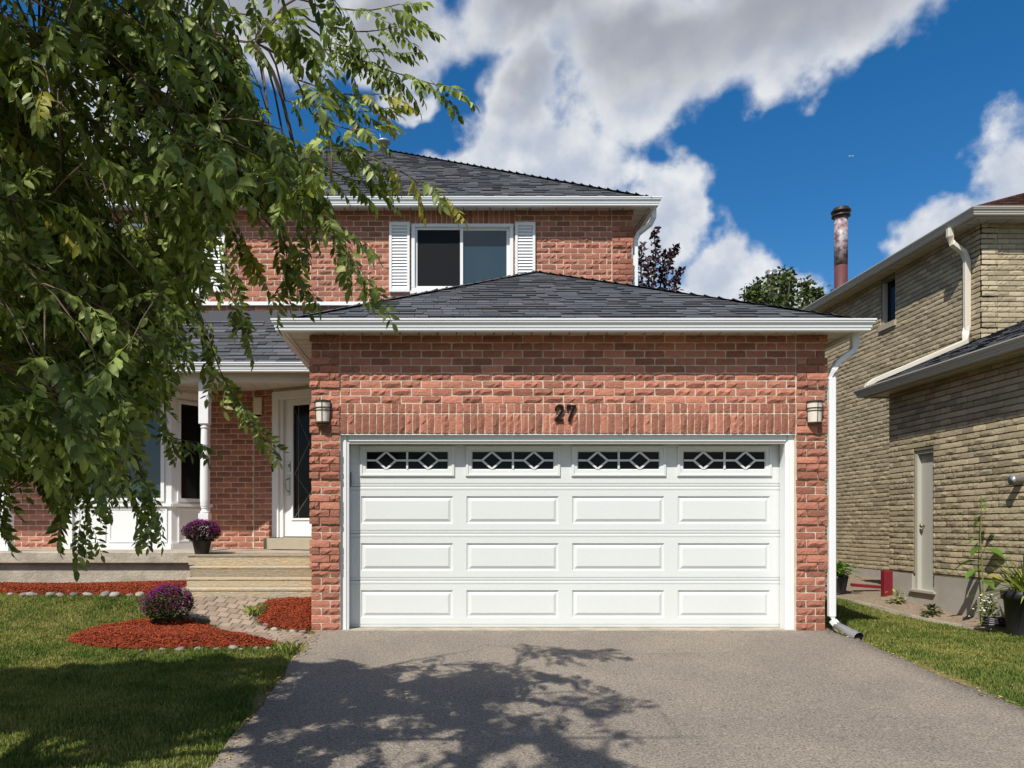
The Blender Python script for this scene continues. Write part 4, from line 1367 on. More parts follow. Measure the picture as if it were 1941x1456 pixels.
def stone_mesh(seed):
    r = random.Random(seed)
    b = MB()
    rows = []
    for k in range(1, 5):
        th = math.pi * k / 5
        rows.append([(math.sin(th) * math.cos(2 * math.pi * j / 8) * r.uniform(.85, 1.1), math.sin(th) * math.sin(2 * math.pi * j / 8) * r.uniform(.85, 1.1), -math.cos(th) * r.uniform(.9, 1.05)) for j in range(8)])
    b.rings(rows)
    me = b.mesh('stone'); me.materials.append(MATS['stone'])
    me.polygons.foreach_set('use_smooth', [True] * len(me.polygons))
    return me
STONES = [stone_mesh(i) for i in range(6)]
def stone(x, y, s, label, group):
    o = bpy.data.objects.new('edging_stone', rnd.choice(STONES))
    put(o, None, (x, y, gz(x, y) + s * .22))
    o.rotation_euler = (rnd.uniform(-.3, .3), rnd.uniform(-.3, .3), rnd.uniform(0, 6))
    s *= .8
    o.scale = (s * rnd.uniform(.9, 1.3), s * rnd.uniform(.8, 1.1), s * rnd.uniform(.55, .75))
    tag(o, label, 'stone', group)
for (x, y, s) in ((-1.56, -.90, .062), (-1.80, -.99, .05), (-2.02, -.98, .066), (-2.17, -1.02, .045), (-2.36, -1.0, .05), (-2.52, -1.03, .06), (-2.70, -1.0, .045), (-1.68, -.96, .04), (-2.9, -1.01, .035), (-1.93, -1.02, .036)):
    stone(x, y, s, 'rounded grey edging stone along the mulch island in the lawn', 'stones edging the mulch island')
for k in range(15):
    x = -5.6 + k * .165 + rnd.uniform(-.04, .04)
    stone(x, .90 - .07 * max(0, (x + 4.6)) + rnd.uniform(-.03, .03), rnd.uniform(.045, .085), 'rounded pale edging stone in front of the porch mulch strip', 'stones edging the porch bed')
for (x, y, s) in ((-2.10, .30, .05), (-2.02, .14, .045), (-1.93, .04, .055), (-1.82, -.06, .05), (-1.70, -.12, .045), (-1.60, -.14, .06), (-1.50, -.13, .05), (-2.12, .40, .04)):
    stone(x, y, s, 'small pale edging stone around the mulch patch at the garage pier', 'stones edging the pier bed')

# walkway of small pavers
def walkway():
    p2 = WALK
    xs, ys = [p[0] for p in p2], [p[1] for p in p2]
    gx_, gy_ = np.arange(min(xs) - .05, max(xs) + .1, .05), np.arange(min(ys) - .05, max(ys) + .1, .05)
    X, Y = np.meshgrid(gx_, gy_)
    k = (inpoly(p2, X, Y) | (edge_dist(p2, X, Y) < .05))
    Z = ground(X, Y) + .008
    i = np.arange(len(gx_) - 1)[None, :] + np.arange(len(gy_) - 1)[:, None] * len(gx_)
    ok = k[:-1, :-1] & k[1:, :-1] & k[:-1, 1:] & k[1:, 1:]
    i = i[ok]
    f = np.stack([i, i + 1, i + 1 + len(gx_), i + len(gx_)], -1)
    me = np_mesh('walkway', np.stack([X.ravel(), Y.ravel(), Z.ravel()], 1), f, np.full(len(f), .5), ['sand_joint'], smooth_=True)
    o = put(bpy.data.objects.new('walkway', me), None)
    tag(o, 'curved path of small tan pavers from driveway to porch steps', 'path', kind='structure')
    meshes = []
    for s in range(4):
        r = random.Random(s)
        b = MB(); w, d, hgt = .064, .048, .012
        j = lambda: r.uniform(-.003, .003)
        top = [(-w + .006, -d + .006, hgt), (w - .006, -d + .006, hgt + j()), (w - .006, d - .006, hgt), (-w + .006, d - .006, hgt + j())]
        mid = [(-w + j(), -d + j(), hgt - .006), (w + j(), -d + j(), hgt - .006), (w + j(), d + j(), hgt - .006), (-w + j(), d + j(), hgt - .006)]
        low = [(x, y, -.02) for (x, y, _) in mid]
        b.rings([low, mid, top]); me = b.mesh('paver'); me.materials.append(MATS['paver']); meshes.append(me)
    ca, sa = math.cos(R(-12)), math.sin(R(-12))
    for jr in range(-18, 20):
        for kx in range(-18, 18):
            a, c = kx * .136 + (.068 if jr % 2 else 0), jr * .104
            x, y = -2.2 + a * ca - c * sa, -.1 + a * sa + c * ca
            if inpoly(p2, np.array([x]), np.array([y]))[0] and edge_dist(p2, np.array([x]), np.array([y]))[0] > .035:
                q = bpy.data.objects.new('paver', rnd.choice(meshes))
                put(q, o, (x, y, gz(x, y) + .010 + rnd.uniform(0, .004)))
                sy = (gz(x, y + .05) - gz(x, y - .05)) / .1; sx = (gz(x + .05, y) - gz(x - .05, y)) / .1
                nv = Vector((-sx, -sy, 1)).normalized()
                q.rotation_euler = (Vector((0, 0, 1)).rotation_difference(nv).to_matrix() @ Matrix.Rotation(R(-12), 3, 'Z')).to_euler()
walkway()

# neighbour's planting bed: soil strip with an edging board
BEDX = ([-.6, .5, 1.5, 2.5, 4, 8], [6.95, 6.88, 6.76, 6.58, 6.38, 6.2])
def bed_x(y): return np.interp(y, *BEDX)
def bed_strip():
    ys = np.arange(-.6, 10.01, .1)
    rows = []
    for y in ys:
        xl = float(bed_x(y)); xr = NW if y < NBK else NX
        rows.append([(xl + (xr - xl) * t, y, gz(xl, y) + .02 + .08 * t ** .7 + rnd.uniform(-.012, .012)) for t in (0, .12, .3, .5, .7, .85, 1.0)])
    b = MB(); b.rings(rows, closed=False, cap=False); b.f = [f[::-1] for f in b.f]
    o = b.build('planting_bed', 'soil', smooth_=True); tag(o, 'bare soil planting bed along the tan house foundation', 'bed', kind='structure')
    b = MB()
    for k in range(9):
        y0, y1 = -.6 + k * .95, -.6 + k * .95 + .93
        prof = [(-.035, 0, -.05), (.02, 0, -.05), (.02, 0, .04), (-.025, 0, .045)]
        b.extrude(prof, (bed_x(y0), y0, gz(bed_x(y0), y0)), (bed_x(y1), y1, gz(bed_x(y1), y1)), tone=rnd.random())
    e_ = b.build('bed_edging', 'concrete'); tag(e_, 'low pale concrete edging between lawn and neighbour planting bed', 'edging', kind='structure')
bed_strip()

# ================================================================== grass
def blades(name, n_target, x0, x1, y0, y1, excl, seed, label, hscale=1.0, keep=None):
    r = np.random.default_rng(seed)
    n = n_target
    x, y = r.uniform(x0, x1, n), r.uniform(y0, y1, n)
    ok = np.ones(n, bool)
    for p in excl: ok &= ~(inpoly(p, x, y) & (edge_dist(p, x, y) > .03))
    d = y + D
    u = CX + F * x / d
    ok &= (d > 2.2) & (u > -900) & (u < 2600)
    if keep is not None: ok &= keep(x, y, r)
    x, y = x[ok], y[ok]; n = len(x)
    z = ground(x, y)
    dry = np.clip(.44 + .30 * np.sin(x * 9.3 + 2.2 * np.sin(y * 5.9)) * np.sin(y * 8.7 + 1.9 * np.sin(x * 6.1)) + .32 * np.sin(x * 1.7 + .6 * np.sin(y * 2.2)) * np.sin(y * 1.3 + x * .4) + .25 * np.sin(x * 5.1 + y * 3.7) * np.sin(y * 4.3 - x * 2.1), 0, 1)
    tone = np.clip(dry * .55 + r.normal(.10, .20, n), 0, 1)
    hgt = r.uniform(.028, .062, n) * (1.08 - .35 * dry) * hscale
    w = r.uniform(.0026, .0050, n)
    a = r.uniform(0, 2 * np.pi, n); lean = np.abs(r.normal(.45, .4, n))
    side = np.stack([np.cos(a), np.sin(a), np.zeros(n)], 1)
    fwd = np.stack([-np.sin(a), np.cos(a), np.zeros(n)], 1)
    p = np.stack([x, y, z - .004], 1)
    up = np.array([0, 0, 1.0])
    mid = p + up * (hgt * .55)[:, None] + fwd * (hgt * .25 * lean)[:, None]
    tip = p + up * (hgt * (1 - .25 * np.minimum(lean, 1.5)))[:, None] + fwd * (hgt * .85 * lean)[:, None]
    v = np.stack([p - side * w[:, None], p + side * w[:, None], mid + side * (w * .8)[:, None], mid - side * (w * .8)[:, None], tip], 1).reshape(-1, 3)
    b0 = np.arange(n) * 5
    f1 = np.stack([b0, b0 + 1, b0 + 2], 1); f2 = np.stack([b0, b0 + 2, b0 + 3], 1); f3 = np.stack([b0 + 3, b0 + 2, b0 + 4], 1)
    f = np.stack([f1, f2, f3], 1).reshape(-1, 3)
    me = np_mesh(name, v, f, np.repeat(tone, 3), ['grass'])
    o = put(bpy.data.objects.new(name, me), None)
    tag(o, label, 'grass', kind='stuff')
def ragged_left(x, y, r): return x < -1.385 + .05 * np.sin(y * 3.1) + .03 * np.sin(y * 8.3) + r.normal(0, .02, len(x))
def ragged_right(x, y, r): return (x > 4.42 + .05 * np.sin(y * 2.7) + r.normal(0, .03, len(x)) + np.where(y < 0, .05 * np.maximum(y / 4, -1), 0)) & ((x < bed_x(y) - .05) | (y < -.6))
PORCHBOX = [(-9, .72), (-1.4, .72), (-1.4, 4), (-9, 4)]
PORCHLAWN = [(-9, 1.0), (-1.4, 1.0), (-1.4, 4), (-9, 4)]
blades('grass', 400000, -8.6, -1.30, -5.6, 1.0, [ISLAND, PORCHBED, PIERBED, WALK], 5, 'mown green lawn in front of the porch, patchy with dry spots', hscale=.8, keep=ragged_left)
blades('grass', 160000, 4.25, 7.4, -5.6, 6.5, [], 6, 'mown green lawn strip between driveway and neighbour house', hscale=.8, keep=ragged_right)
def tuft(name, x, y, n, s, seed, label, mat='grass', spread=.08):
    r = np.random.default_rng(seed)
    b = MB()
    zz = gz(x, y)
    for k in range(n):
        a, l = r.uniform(0, 6.28), s * r.uniform(.5, 1.1)
        px, py = x + r.normal(0, spread), y + r.normal(0, spread)
        le = r.uniform(.2, .9); w = .004
        c, s_ = math.cos(a), math.sin(a)
        b.add([(px - s_ * w, py + c * w, zz), (px + s_ * w, py - c * w, zz), (px + c * l * .3 * le, py + s_ * l * .3 * le, zz + l * .6), (px + c * l * le, py + s_ * l * le, zz + l * .85)], [(0, 1, 2), (0, 2, 3)], float(np.clip(r.normal(.35, .3), 0, 1)))
    o = b.build(name, mat, base=(x, y, zz)); tag(o, label, 'grass', kind='stuff')
tuft('grass_tuft', -1.46, -1.02, 90, .12, 1, 'long grass tuft at the tip of the mulch island by the driveway')
tuft('grass_tuft', -2.10, .30, 60, .16, 2, 'spiky grass tuft at the walkway side of the pier mulch patch', 'strap_leaf', .05)
tuft('grass_tuft', 4.40, -.12, 90, .13, 3, 'dry grass tuft at the foot of the garage corner under the downspout', spread=.09)

# dead leaves and grit along the driveway edges
def litter():
    r = np.random.default_rng(9)
    b = MB()
    for k in range(1100):
        t = r.random()
        if t < .38: y = r.uniform(-4.5, -.2); x = -1.38 + abs(r.normal(0, .05))
        elif t < .75: y = r.uniform(-3.8, -.1); x = 4.38 + .0125 * y - abs(r.normal(0, .05))
        else: y = r.uniform(-4.5, -.15); x = r.uniform(-1.2, 4.1)
        z = float(g_drive(y)) + .007
        s = r.uniform(.003, .017) * (.55 if t >= .75 else 1); a = r.uniform(0, 6.28); c, q = math.cos(a) * s, math.sin(a) * s
        b.add([(x - c, y - q, z), (x - q * .5, y + c * .5, z + s * r.uniform(.1, .5)), (x + c, y + q, z + s * .15), (x + q * .5, y - c * .5, z + s * r.uniform(.0, .4))], [(0, 1, 2, 3)], float(r.random()))
    o = b.build('leaf_litter', 'dead_leaf'); tag(o, 'dry leaf litter scattered along the driveway edges', 'leaf litter', kind='stuff')
litter()

# ================================================================== chrysanthemums
def mum(x, y, z, rx, rz, label, pot, seed, zc):
    t = thing('flower_bush', label, 'plant', (x, y, z))
    r = np.random.default_rng(seed)
    if pot:
        b = MB()
        b.lathe((x, y, z), [(.085, .0), (.122, .165), (.130, .168), (.130, .19), (.118, .19), (.112, .15)], 20, cap=False)
        b.lathe((x, y, z + .005), [(.08, 0), (.081, .004)], 20); b.lathe((x, y, z + .15), [(.115, 0), (.02, .004)], 20)
        b.build('pot', 'black_plastic', t, True)
    b = MB()
    for k in range(2600):
        th = r.uniform(0, 6.28); cz = r.uniform(-.85, 1); rad = r.uniform(.55, 1.0) ** .5
        s_ = math.sqrt(max(0, 1 - cz * cz))
        p = np.array([x + rx * rad * s_ * math.cos(th), y + rx * rad * s_ * math.sin(th), zc + rz * rad * cz])
        a = r.uniform(0, 6.28); l = r.uniform(.022, .040)
        d = np.array([math.cos(a), math.sin(a), r.uniform(-.5, .8)]); e_ = np.array([-math.sin(a), math.cos(a), r.uniform(-.4, .4)]) * .36
        b.add([tuple(p), tuple(p + (d * .5 + e_) * l), tuple(p + d * l), tuple(p + (d * .5 - e_) * l)], [(0, 1, 2, 3)], float(r.random()))
    for k in range(26):
        th = r.uniform(0, 6.28); q = r.uniform(.3, .85)
        b.tube([(x, y, z + (.16 if pot else .03)), (x + rx * q * math.cos(th) * .6, y + rx * q * math.sin(th) * .6, zc - rz * .2), (x + rx * q * math.cos(th), y + rx * q * math.sin(th), zc + rz * .35)], .004, 4, tone=.2)
    b.build('foliage', 'mum_leaf', t, kind='stuff')
    b = MB()
    for k in range(1500):
        th = r.uniform(0, 6.28); cz = r.uniform(-.25, 1) if r.random() < .85 else r.uniform(-.55, .3)
        if r.random() > (.25 + .75 * max(0, (cz + .25) / 1.25)): continue
        s_ = math.sqrt(max(0, 1 - cz * cz)); bump = 1 + r.uniform(-.06, .07) + .07 * math.sin(3 * th + seed) * math.sin(4 * cz + 1)
        nrm = Vector((s_ * math.cos(th), s_ * math.sin(th), cz + .25)).normalized()
        c = Vector((x + rx * bump * s_ * math.cos(th), y + rx * bump * s_ * math.sin(th), zc + rz * bump * cz))
        ax = nrm.orthogonal().normalized(); ay = nrm.cross(ax)
        R0 = r.uniform(.007, .0125); n = 7; ph = r.uniform(0, 6.28)
        v = [tuple(c + nrm * .004)]
        for j in range(n * 2):
            rr = R0 * (1 if j % 2 == 0 else .62)
            v.append(tuple(c + (ax * math.cos(ph + math.pi * j / n) + ay * math.sin(ph + math.pi * j / n)) * rr + nrm * (.006 if j % 2 == 0 else 0)))
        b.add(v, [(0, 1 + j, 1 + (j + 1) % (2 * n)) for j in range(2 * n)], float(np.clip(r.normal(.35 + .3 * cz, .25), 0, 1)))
    b.build('blooms', 'flower', t, kind='stuff')
mx_, my_ = -3.13, 1.60
mum(mx_, my_, .786, .235, .155, 'purple chrysanthemum in a black plastic pot on the top porch step', True, 3, 1.075)
bx_, by_ = -2.95, -.14
bz_ = float(h_isl(np.array([bx_]), np.array([by_]))[0])
mum(bx_, by_, bz_ - .01, .265, .215, 'round purple chrysanthemum bush growing in the mulch island', False, 4, bz_ + .20)

# ================================================================== plants and things in the neighbour's bed
def leaf_quad(b, p, d, side, l, w, droop, tone):
    """pointed leaf of two folded halves in three lengths"""
    p, d, side = Vector(p), Vector(d).normalized(), Vector(side).normalized()
    n = d.cross(side)
    v = []
    for (t, q) in ((0, .05), (.3, .9), (.6, .75), (1, 0)):
        c = p + d * (l * t) + Vector((0, 0, -droop * t * t * l))
        v += [tuple(c + side * (w * q)), tuple(c - n * (w * q * .25)), tuple(c - side * (w * q))]
    f = []
    for k in range(3):
        for j in range(2):
            a = k * 3 + j
            f.append((a, a + 1, a + 4, a + 3))
    b.add(v, f, tone)
def pot_plant():
    x, y = 6.79, .46
    z = gz(x, y) + .02
    t = thing('potted_yucca', 'tall black pot of yellow-green strap leaves by the tan brick wall', 'plant', (x, y, z))
    b = MB(); b.lathe((x, y, z), [(.17, 0), (.205, .40), (.230, .405), (.235, .50), (.218, .505), (.205, .46)], 24, cap=False); b.lathe((x, y, z + .004), [(.16, 0), (.161, .004)], 20); b.lathe((x, y, z + .46), [(.22, 0), (.05, .01)], 20)
    b.build('pot', 'black_plastic', t, True)
    r = random.Random(5); b = MB()
    for k in range(110):
        a = r.uniform(0, 6.28); el = r.uniform(.25, 1.35); l = r.uniform(.40, .78)
        d = Vector((math.cos(a) * math.cos(el), math.sin(a) * math.cos(el), math.sin(el)))
        leaf_quad(b, (x + r.uniform(-.08, .08), y + r.uniform(-.08, .08), z + .46), d, (-math.sin(a), math.cos(a), 0), l, r.uniform(.014, .024), r.uniform(.15, .7), r.random())
    b.build('leaves', 'strap_leaf', t, kind='stuff')
pot_plant()
def tall_plant():
    x, y = 6.90, 1.32
    z = gz(x, y) + .08
    t = thing('tall_plant', 'tall thin stem with large lime leaves against the tan brick wall', 'plant', (x, y, z))
    b = MB(); b.tube([(x, y, z), (x + .01, y, z + .6), (x - .02, y, z + 1.1), (x, y, z + 1.62)], [.012, .010, .007, .004], 6); b.build('stem', 'strap_leaf', t)
    r = random.Random(6)
    for k, (h, a, l, w) in enumerate(((.70, 200, .26, .085), (.62, -40, .24, .07), (.95, -60, .25, .085), (.98, 210, .22, .07), (.80, 150, .30, .09), (1.1, 190, .16, .05), (1.15, 0, .16, .05), (1.3, 90, .10, .03), (1.5, 250, .10, .03), (1.58, 60, .09, .03), (.55, -90, .18, .06))):
        b = MB(); d = Vector((math.cos(R(a)), math.sin(R(a)), .15))
        leaf_quad(b, Vector((x, y, z + h)) + d * .05, d, (-math.sin(R(a)), math.cos(R(a)), .25), l, w, .75, r.random())
        b.tube([(x, y, z + h - .03), Vector((x, y, z + h)) + d * .07], .003, 4)
        b.build('leaf', 'lime_leaf' if k != 1 else 'leaf_yellow', t)
tall_plant()
def small_plant(name, x, y, r0, h, n, mat, label, seed, z=None, extra=None, ls=1.0):
    z = gz(x, y) + .06 if z is None else z
    t = thing(name, label, 'plant', (x, y, z))
    r = random.Random(seed); b = MB()
    for k in range(n):
        a, el = r.uniform(0, 6.28), r.uniform(.1, 1.4)
        d = Vector((math.cos(a) * math.cos(el), math.sin(a) * math.cos(el), math.sin(el)))
        p = Vector((x, y, z)) + Vector((d.x * r0 * r.random(), d.y * r0 * r.random(), h * r.random() * .8))
        leaf_quad(b, p, d, (-math.sin(a), math.cos(a), 0), r.uniform(.05, .11) * ls, r.uniform(.015, .03) * ls, .5, r.random())
    b.build('leaves', mat, t, kind='stuff')
    if extra: extra(t, x, y, z, r)
    return t
def white_blooms(t, x, y, z, r):
    b = MB()
    for k in range(70):
        p = (x + r.gauss(0, .09), y + r.gauss(0, .09), z + r.uniform(.12, .42))
        s = r.uniform(.010, .02)
        b.lathe(p, [(s * .3, -s * .4), (s, 0), (s * .4, s * .5)], 6, tone=r.random())
    b.build('blooms', 'white_petal', t, kind='stuff')
small_plant('flowering_plant', 6.78, 1.02, .16, .38, 110, 'strap_leaf', 'low plant with white blooms beside the tall black pot', 8, extra=white_blooms)
small_plant('bedding_plant', 6.86, 3.05, .14, .22, 70, 'strap_leaf', 'small yellowish plant at the foot of the maroon post', 9)
small_plant('bedding_plant', 6.80, 2.15, .16, .16, 80, 'far_leaf', 'low dark green plant in the soil between tall pot and side door', 19)
small_plant('bedding_plant', 6.85, 5.6, .3, .3, 120, 'mum_leaf', 'dark leafy clump behind the potted plant at the garage downspout', 20, ls=1.5)
def hosta_pot(t, x, y, z, r):
    b = MB(); b.lathe((x, y, z - .26), [(.12, 0), (.16, .24), (.17, .28), (.15, .27)], 18, cap=False); b.build('pot', 'black_plastic', t, True)
small_plant('potted_plant', 6.58, 4.25, .28, .26, 170, 'lime_leaf', 'leafy green plant in a black pot beside the garage downspout', 10, z=gz(6.58, 4.25) + .32, extra=hosta_pot, ls=1.9)
b = MB(); y = 3.46; b.bbox(6.90, 7.035, y, y + .10, gz(7, y) + .05, .46, .01); o = b.build('post', 'red_plastic', base=(6.96, y, gz(7, y) + .05)); tag(o, 'maroon post against the tan house foundation', 'post')
b = MB(); z = gz(7.1, 4.6) + .13
b.tube([(7.02, 4.62, z + .03), (7.45, 4.55, z)], 0, square=(.16, .05)); o = b.build('planter_tray', 'red_plastic', base=(7.23, 4.58, z - .03)); tag(o, 'red planter tray lying in the neighbour planting bed', 'planter')
for k in range(14):
    yy = 3.7 + k * .16; xx = float(bed_x(yy)) + rnd.uniform(.06, .9); s = rnd.uniform(.04, .075)
    stone(xx, yy, s, 'pale stone lying in the neighbour planting bed', 'stones in the neighbour bed')
b = MB()
hx, hy = 6.74, .88
hz = gz(hx, hy) + .08
for k in range(4):
    b.tube([(hx + .13 * math.cos(R(a)) * (1 - .06 * k), hy + .10 * math.sin(R(a)) * (1 - .06 * k), hz + .02 + .028 * k + .01 * math.sin(R(a * 2 + 40 * k))) for a in range(0, 361, 24)], .014, 6)
o = b.build('garden_hose', 'black_plastic', base=(hx, hy, hz)); tag(o, 'coiled black hose on the soil beside the tall pot', 'hose')

# ================================================================== the street tree: compound leaves on drooping shoots
TRUNK = Vector((-3.5, -5.6, 0))
def leaflet_tpl(l, w, curl):
    pts = [(0, 0, 0), (.32 * l, w * .5, .10 * w), (.34 * l, 0, -.04 * w), (.32 * l, -w * .5, .10 * w), (.70 * l, w * .38, .08 * w - curl * .4 * l), (.70 * l, 0, -.03 * w - curl * .4 * l), (.70 * l, -w * .38, .08 * w - curl * .4 * l), (l, 0, -curl * l)]
    return np.array(pts)
LT = np.array([(0, 2, 1), (0, 3, 2), (1, 5, 4), (1, 2, 5), (2, 6, 5), (2, 3, 6), (4, 5, 7), (5, 6, 7)])
def compound(seed):
    """pinnate leaf along +X, blades face +Z: verts, tris, per-tri tone"""
    r = np.random.default_rng(seed)
    V, T, tone = [], [], []
    nl = int(r.integers(9, 14)); L = .205 * r.uniform(.80, 1.2)
    droop = r.uniform(.12, .55)
    def axis(t): return np.array([L * t * (1 - .18 * droop * t), .02 * math.sin(3 * t + seed), -droop * L * t * t * .75])
    n = 0
    for k in range(nl):
        last = k == nl - 1
        t = .16 + .84 * k / (nl - 1)
        side = 0 if last else (1 if k % 2 else -1)
        l = r.uniform(.050, .078) * (1 - .15 * abs(t - .55)); w = l * r.uniform(.38, .50)
        q = leaflet_tpl(l, w, r.uniform(.0, .22))
        ro = r.normal(0, .35)
        c, s = math.cos(ro), math.sin(ro); q = q @ np.array([[1, 0, 0], [0, c, s], [0, -s, c]])
        pit = r.uniform(.05, .65) + droop * .5
        c, s = math.cos(pit), math.sin(pit); q = q @ np.array([[c, 0, -s], [0, 1, 0], [s, 0, c]])
        ya = side * r.uniform(.85, 1.2) if side else r.normal(0, .15)
        c, s = math.cos(ya), math.sin(ya); q = q @ np.array([[c, s, 0], [-s, c, 0], [0, 0, 1]])
        q = q + axis(t)
        V.append(q); T.append(LT + n); n += 8
        tone += [float(np.clip(r.normal(.5, .28), 0, 1))] * 8
    # rachis as a thin three-sided stalk
    for k in range(4):
        a, b_ = axis(k / 4), axis((k + 1) / 4)
        wd = .0016
        V.append(np.array([a + (0, wd, 0), a - (0, wd, 0), a + (0, 0, wd * 1.5), b_ + (0, wd, 0), b_ - (0, wd, 0), b_ + (0, 0, wd * 1.5)]))
        T.append(np.array([(0, 3, 1), (1, 3, 4), (0, 2, 3), (2, 5, 3), (1, 4, 2), (2, 4, 5)]) + n); n += 6
        tone += [.6] * 6
    return np.concatenate(V), np.concatenate(T), np.array(tone)
CL = [compound(s) for s in range(9)]

# outline of the crown as it hangs before the house, given at a nominal distance of 4.4 m and moved out along the air between
SIL = [(-200, -200), (755, -200), (745, 10), (722, 60), (690, 105), (655, 150), (660, 215), (640, 262), (685, 300), (640, 345), (600, 400), (545, 425), (500, 400), (445, 420), (402, 460), (405, 560), (395, 600), (350, 630), (358, 710), (325, 750), (292, 790), (275, 840), (245, 870), (262, 940), (225, 975), (196, 925), (160, 905), (146, 970), (112, 995), (84, 930), (40, 905), (10, 930), (-200, 980)]
def proj(p):
    d = p[1] + D
    return CX + F * p[0] / d, CY - F * (p[2] - H) / d, d
def noise2(x, y): return math.sin(x * 3.1 + 1.7 * math.sin(y * 2.3)) * math.sin(y * 2.9 + 1.3 * math.sin(x * 2.1 + 1))
SHX, SHY = -SUN.x / SUN.z, -SUN.y / SUN.z
def leaf_ok(p, r, strict=True):
    d = p[1] + D
    if p[2] < .7: return False
    if d > .25:
        u, v, _ = proj(p)
        if -25 < u < 1966 and -40 < v < 1490:
            if d < 2.7: return False
            if not inpoly(SIL, np.array([u]), np.array([v]))[0]: return False
            if noise2(p[0] * 2.3 + .4 * p[1], p[2] * 2.5) + .6 * noise2(p[0] * 5.1, p[2] * 4.7 + 1) < -.68: return False
    if Vector((p[0], p[1] + D, p[2] - H)).length < 1.3: return False
    # leave the sprays towards the garage in the sun
    t = -3.9 - p[1]
    if t > .25:
        u, v, _ = proj((p[0] + .6 * t, -3.9, p[2] - 1.38 * t))
        if 250 < u < 900 and -200 < v < 520 and r.random() < .8: return False
    h = p[2] + .3
    sx, sy = p[0] + SHX * h, p[1] + SHY * h
    if sy > -1.25 + .22 * noise2(sx * 2, 1.0) and sx > -4.2: return False
    if sx > 1.35 + .35 * noise2(sy * 1.6, 2.0): return False
    if sx > -1.7 and .8 * noise2(sx * 1.9 + .4, sy * 2.1) + .8 * noise2(sx * 4.3, sy * 4.9) + r.uniform(-.3, .3) < -.24 + .16 * (sx + .9): return False
    if noise2(sx * 3.7 + 2, sy * 4.1) + r.uniform(-.2, .2) < -.62 and p[2] > 2.2: return False
    if sx < -1.2 and sy < -3.35 and noise2(sx * 1.2, sy * 1.4 + 2) + r.uniform(-.3, .3) < .25: return False
    return True

SH = []          # shoots: list of points, yellow-tip flag, key flag
def bez(pts, n=9):
    pts = [Vector(p) for p in pts]
    out = []
    k = len(pts) - 1
    for i in range(n + 1):
        t = i / n * k; j = min(int(t), k - 1); f_ = t - j
        p0, p1, p2, p3 = pts[max(j - 1, 0)], pts[j], pts[j + 1], pts[min(j + 2, k)]
        out.append(.5 * ((2 * p1) + (p2 - p0) * f_ + (2 * p0 - 5 * p1 + 4 * p2 - p3) * f_ ** 2 + (3 * p1 - p0 - 3 * p2 + p3) * f_ ** 3))
    return out
KEY = [
    ([(520, 70, 4.7), (640, 100, 4.6), (740, 135, 4.5), (850, 168, 4.45)], 0, 7),
    ([(560, 150, 4.7), (650, 178, 4.6), (728, 178, 4.5)], 1, 5),
    ([(540, 190, 4.8), (660, 212, 4.7), (738, 205, 4.7)], 1, 5),
    ([(590, 215, 4.7), (660, 245, 4.6), (705, 240, 4.5)], 0, 5),
    ([(540, 280, 4.3), (640, 282, 4.2), (730, 310, 4.1), (838, 372, 4.0)], 1, 8),
    ([(560, 285, 4.3), (640, 330, 4.2), (688, 345, 4.2)], 0, 4),
    ([(560, 300, 4.3), (610, 370, 4.2), (640, 450, 4.1), (705, 540, 4.0)], 0, 9),
    ([(530, 320, 4.4), (590, 400, 4.3), (655, 435, 4.2)], 0, 5),
    ([(500, 330, 4.6), (530, 420, 4.5), (545, 500, 4.4), (535, 548, 4.4)], 0, 6),
    ([(545, 470, 4.5), (560, 520, 4.5), (575, 542, 4.5)], 0, 3),
    ([(570, 330, 4.4), (585, 420, 4.3), (575, 470, 4.2)], 0, 5),
    ([(600, 10, 4.5), (690, 20, 4.4), (757, 8, 4.4)], 0, 5),
    ([(590, 40, 4.5), (680, 60, 4.4), (752, 50, 4.4)], 0, 5),
    ([(620, 80, 4.6), (690, 95, 4.5), (742, 100, 4.5)], 0, 4),
    ([(400, 380, 4.9), (425, 480, 4.8), (440, 560, 4.7), (458, 608, 4.7)], 0, 6),
    ([(340, 520, 4.9), (385, 610, 4.8), (425, 720, 4.7), (495, 820, 4.6)], 0, 9),
    ([(280, 640, 4.9), (310, 750, 4.8), (318, 822, 4.8), (374, 838, 4.8)], 0, 6),
    ([(240, 740, 4.8), (262, 880, 4.7), (282, 930, 4.7), (288, 985, 4.6)], 0, 8),
    ([(220, 860, 4.8), (250, 940, 4.7), (268, 990, 4.7)], 0, 6),
    ([(190, 780, 4.7), (180, 900, 4.6), (165, 965, 4.6), (158, 1018, 4.5)], 0, 8),
    ([(130, 850, 4.7), (140, 930, 4.6), (120, 975, 4.6)], 0, 5),
    ([(30, 830, 4.5), (15, 920, 4.5), (4, 985, 4.5)], 0, 5),
    ([(60, 150, 3.9), (105, 270, 3.8), (120, 350, 3.7), (150, 400, 3.6)], 0, 7),
    ([(90, 250, 3.8), (50, 290, 3.7), (5, 310, 3.6)], 0, 5),
    ([(420, 260, 3.9), (400, 360, 3.7), (370, 410, 3.6)], 0, 5),
    ([(470, 240, 4.2), (440, 400, 4.0), (470, 470, 4.0)], 1, 5),
    ([(330, 40, 4.0), (400, 60, 3.9), (470, 80, 3.8), (520, 40, 3.8)], 0, 7),
    ([(380, 20, 4.1), (480, 30, 4.0), (560, 60, 3.9)], 0, 7),
]
for (pts, yel, nl) in KEY:
    SH.append((bez([at(*p) for p in pts], 10), yel, True))
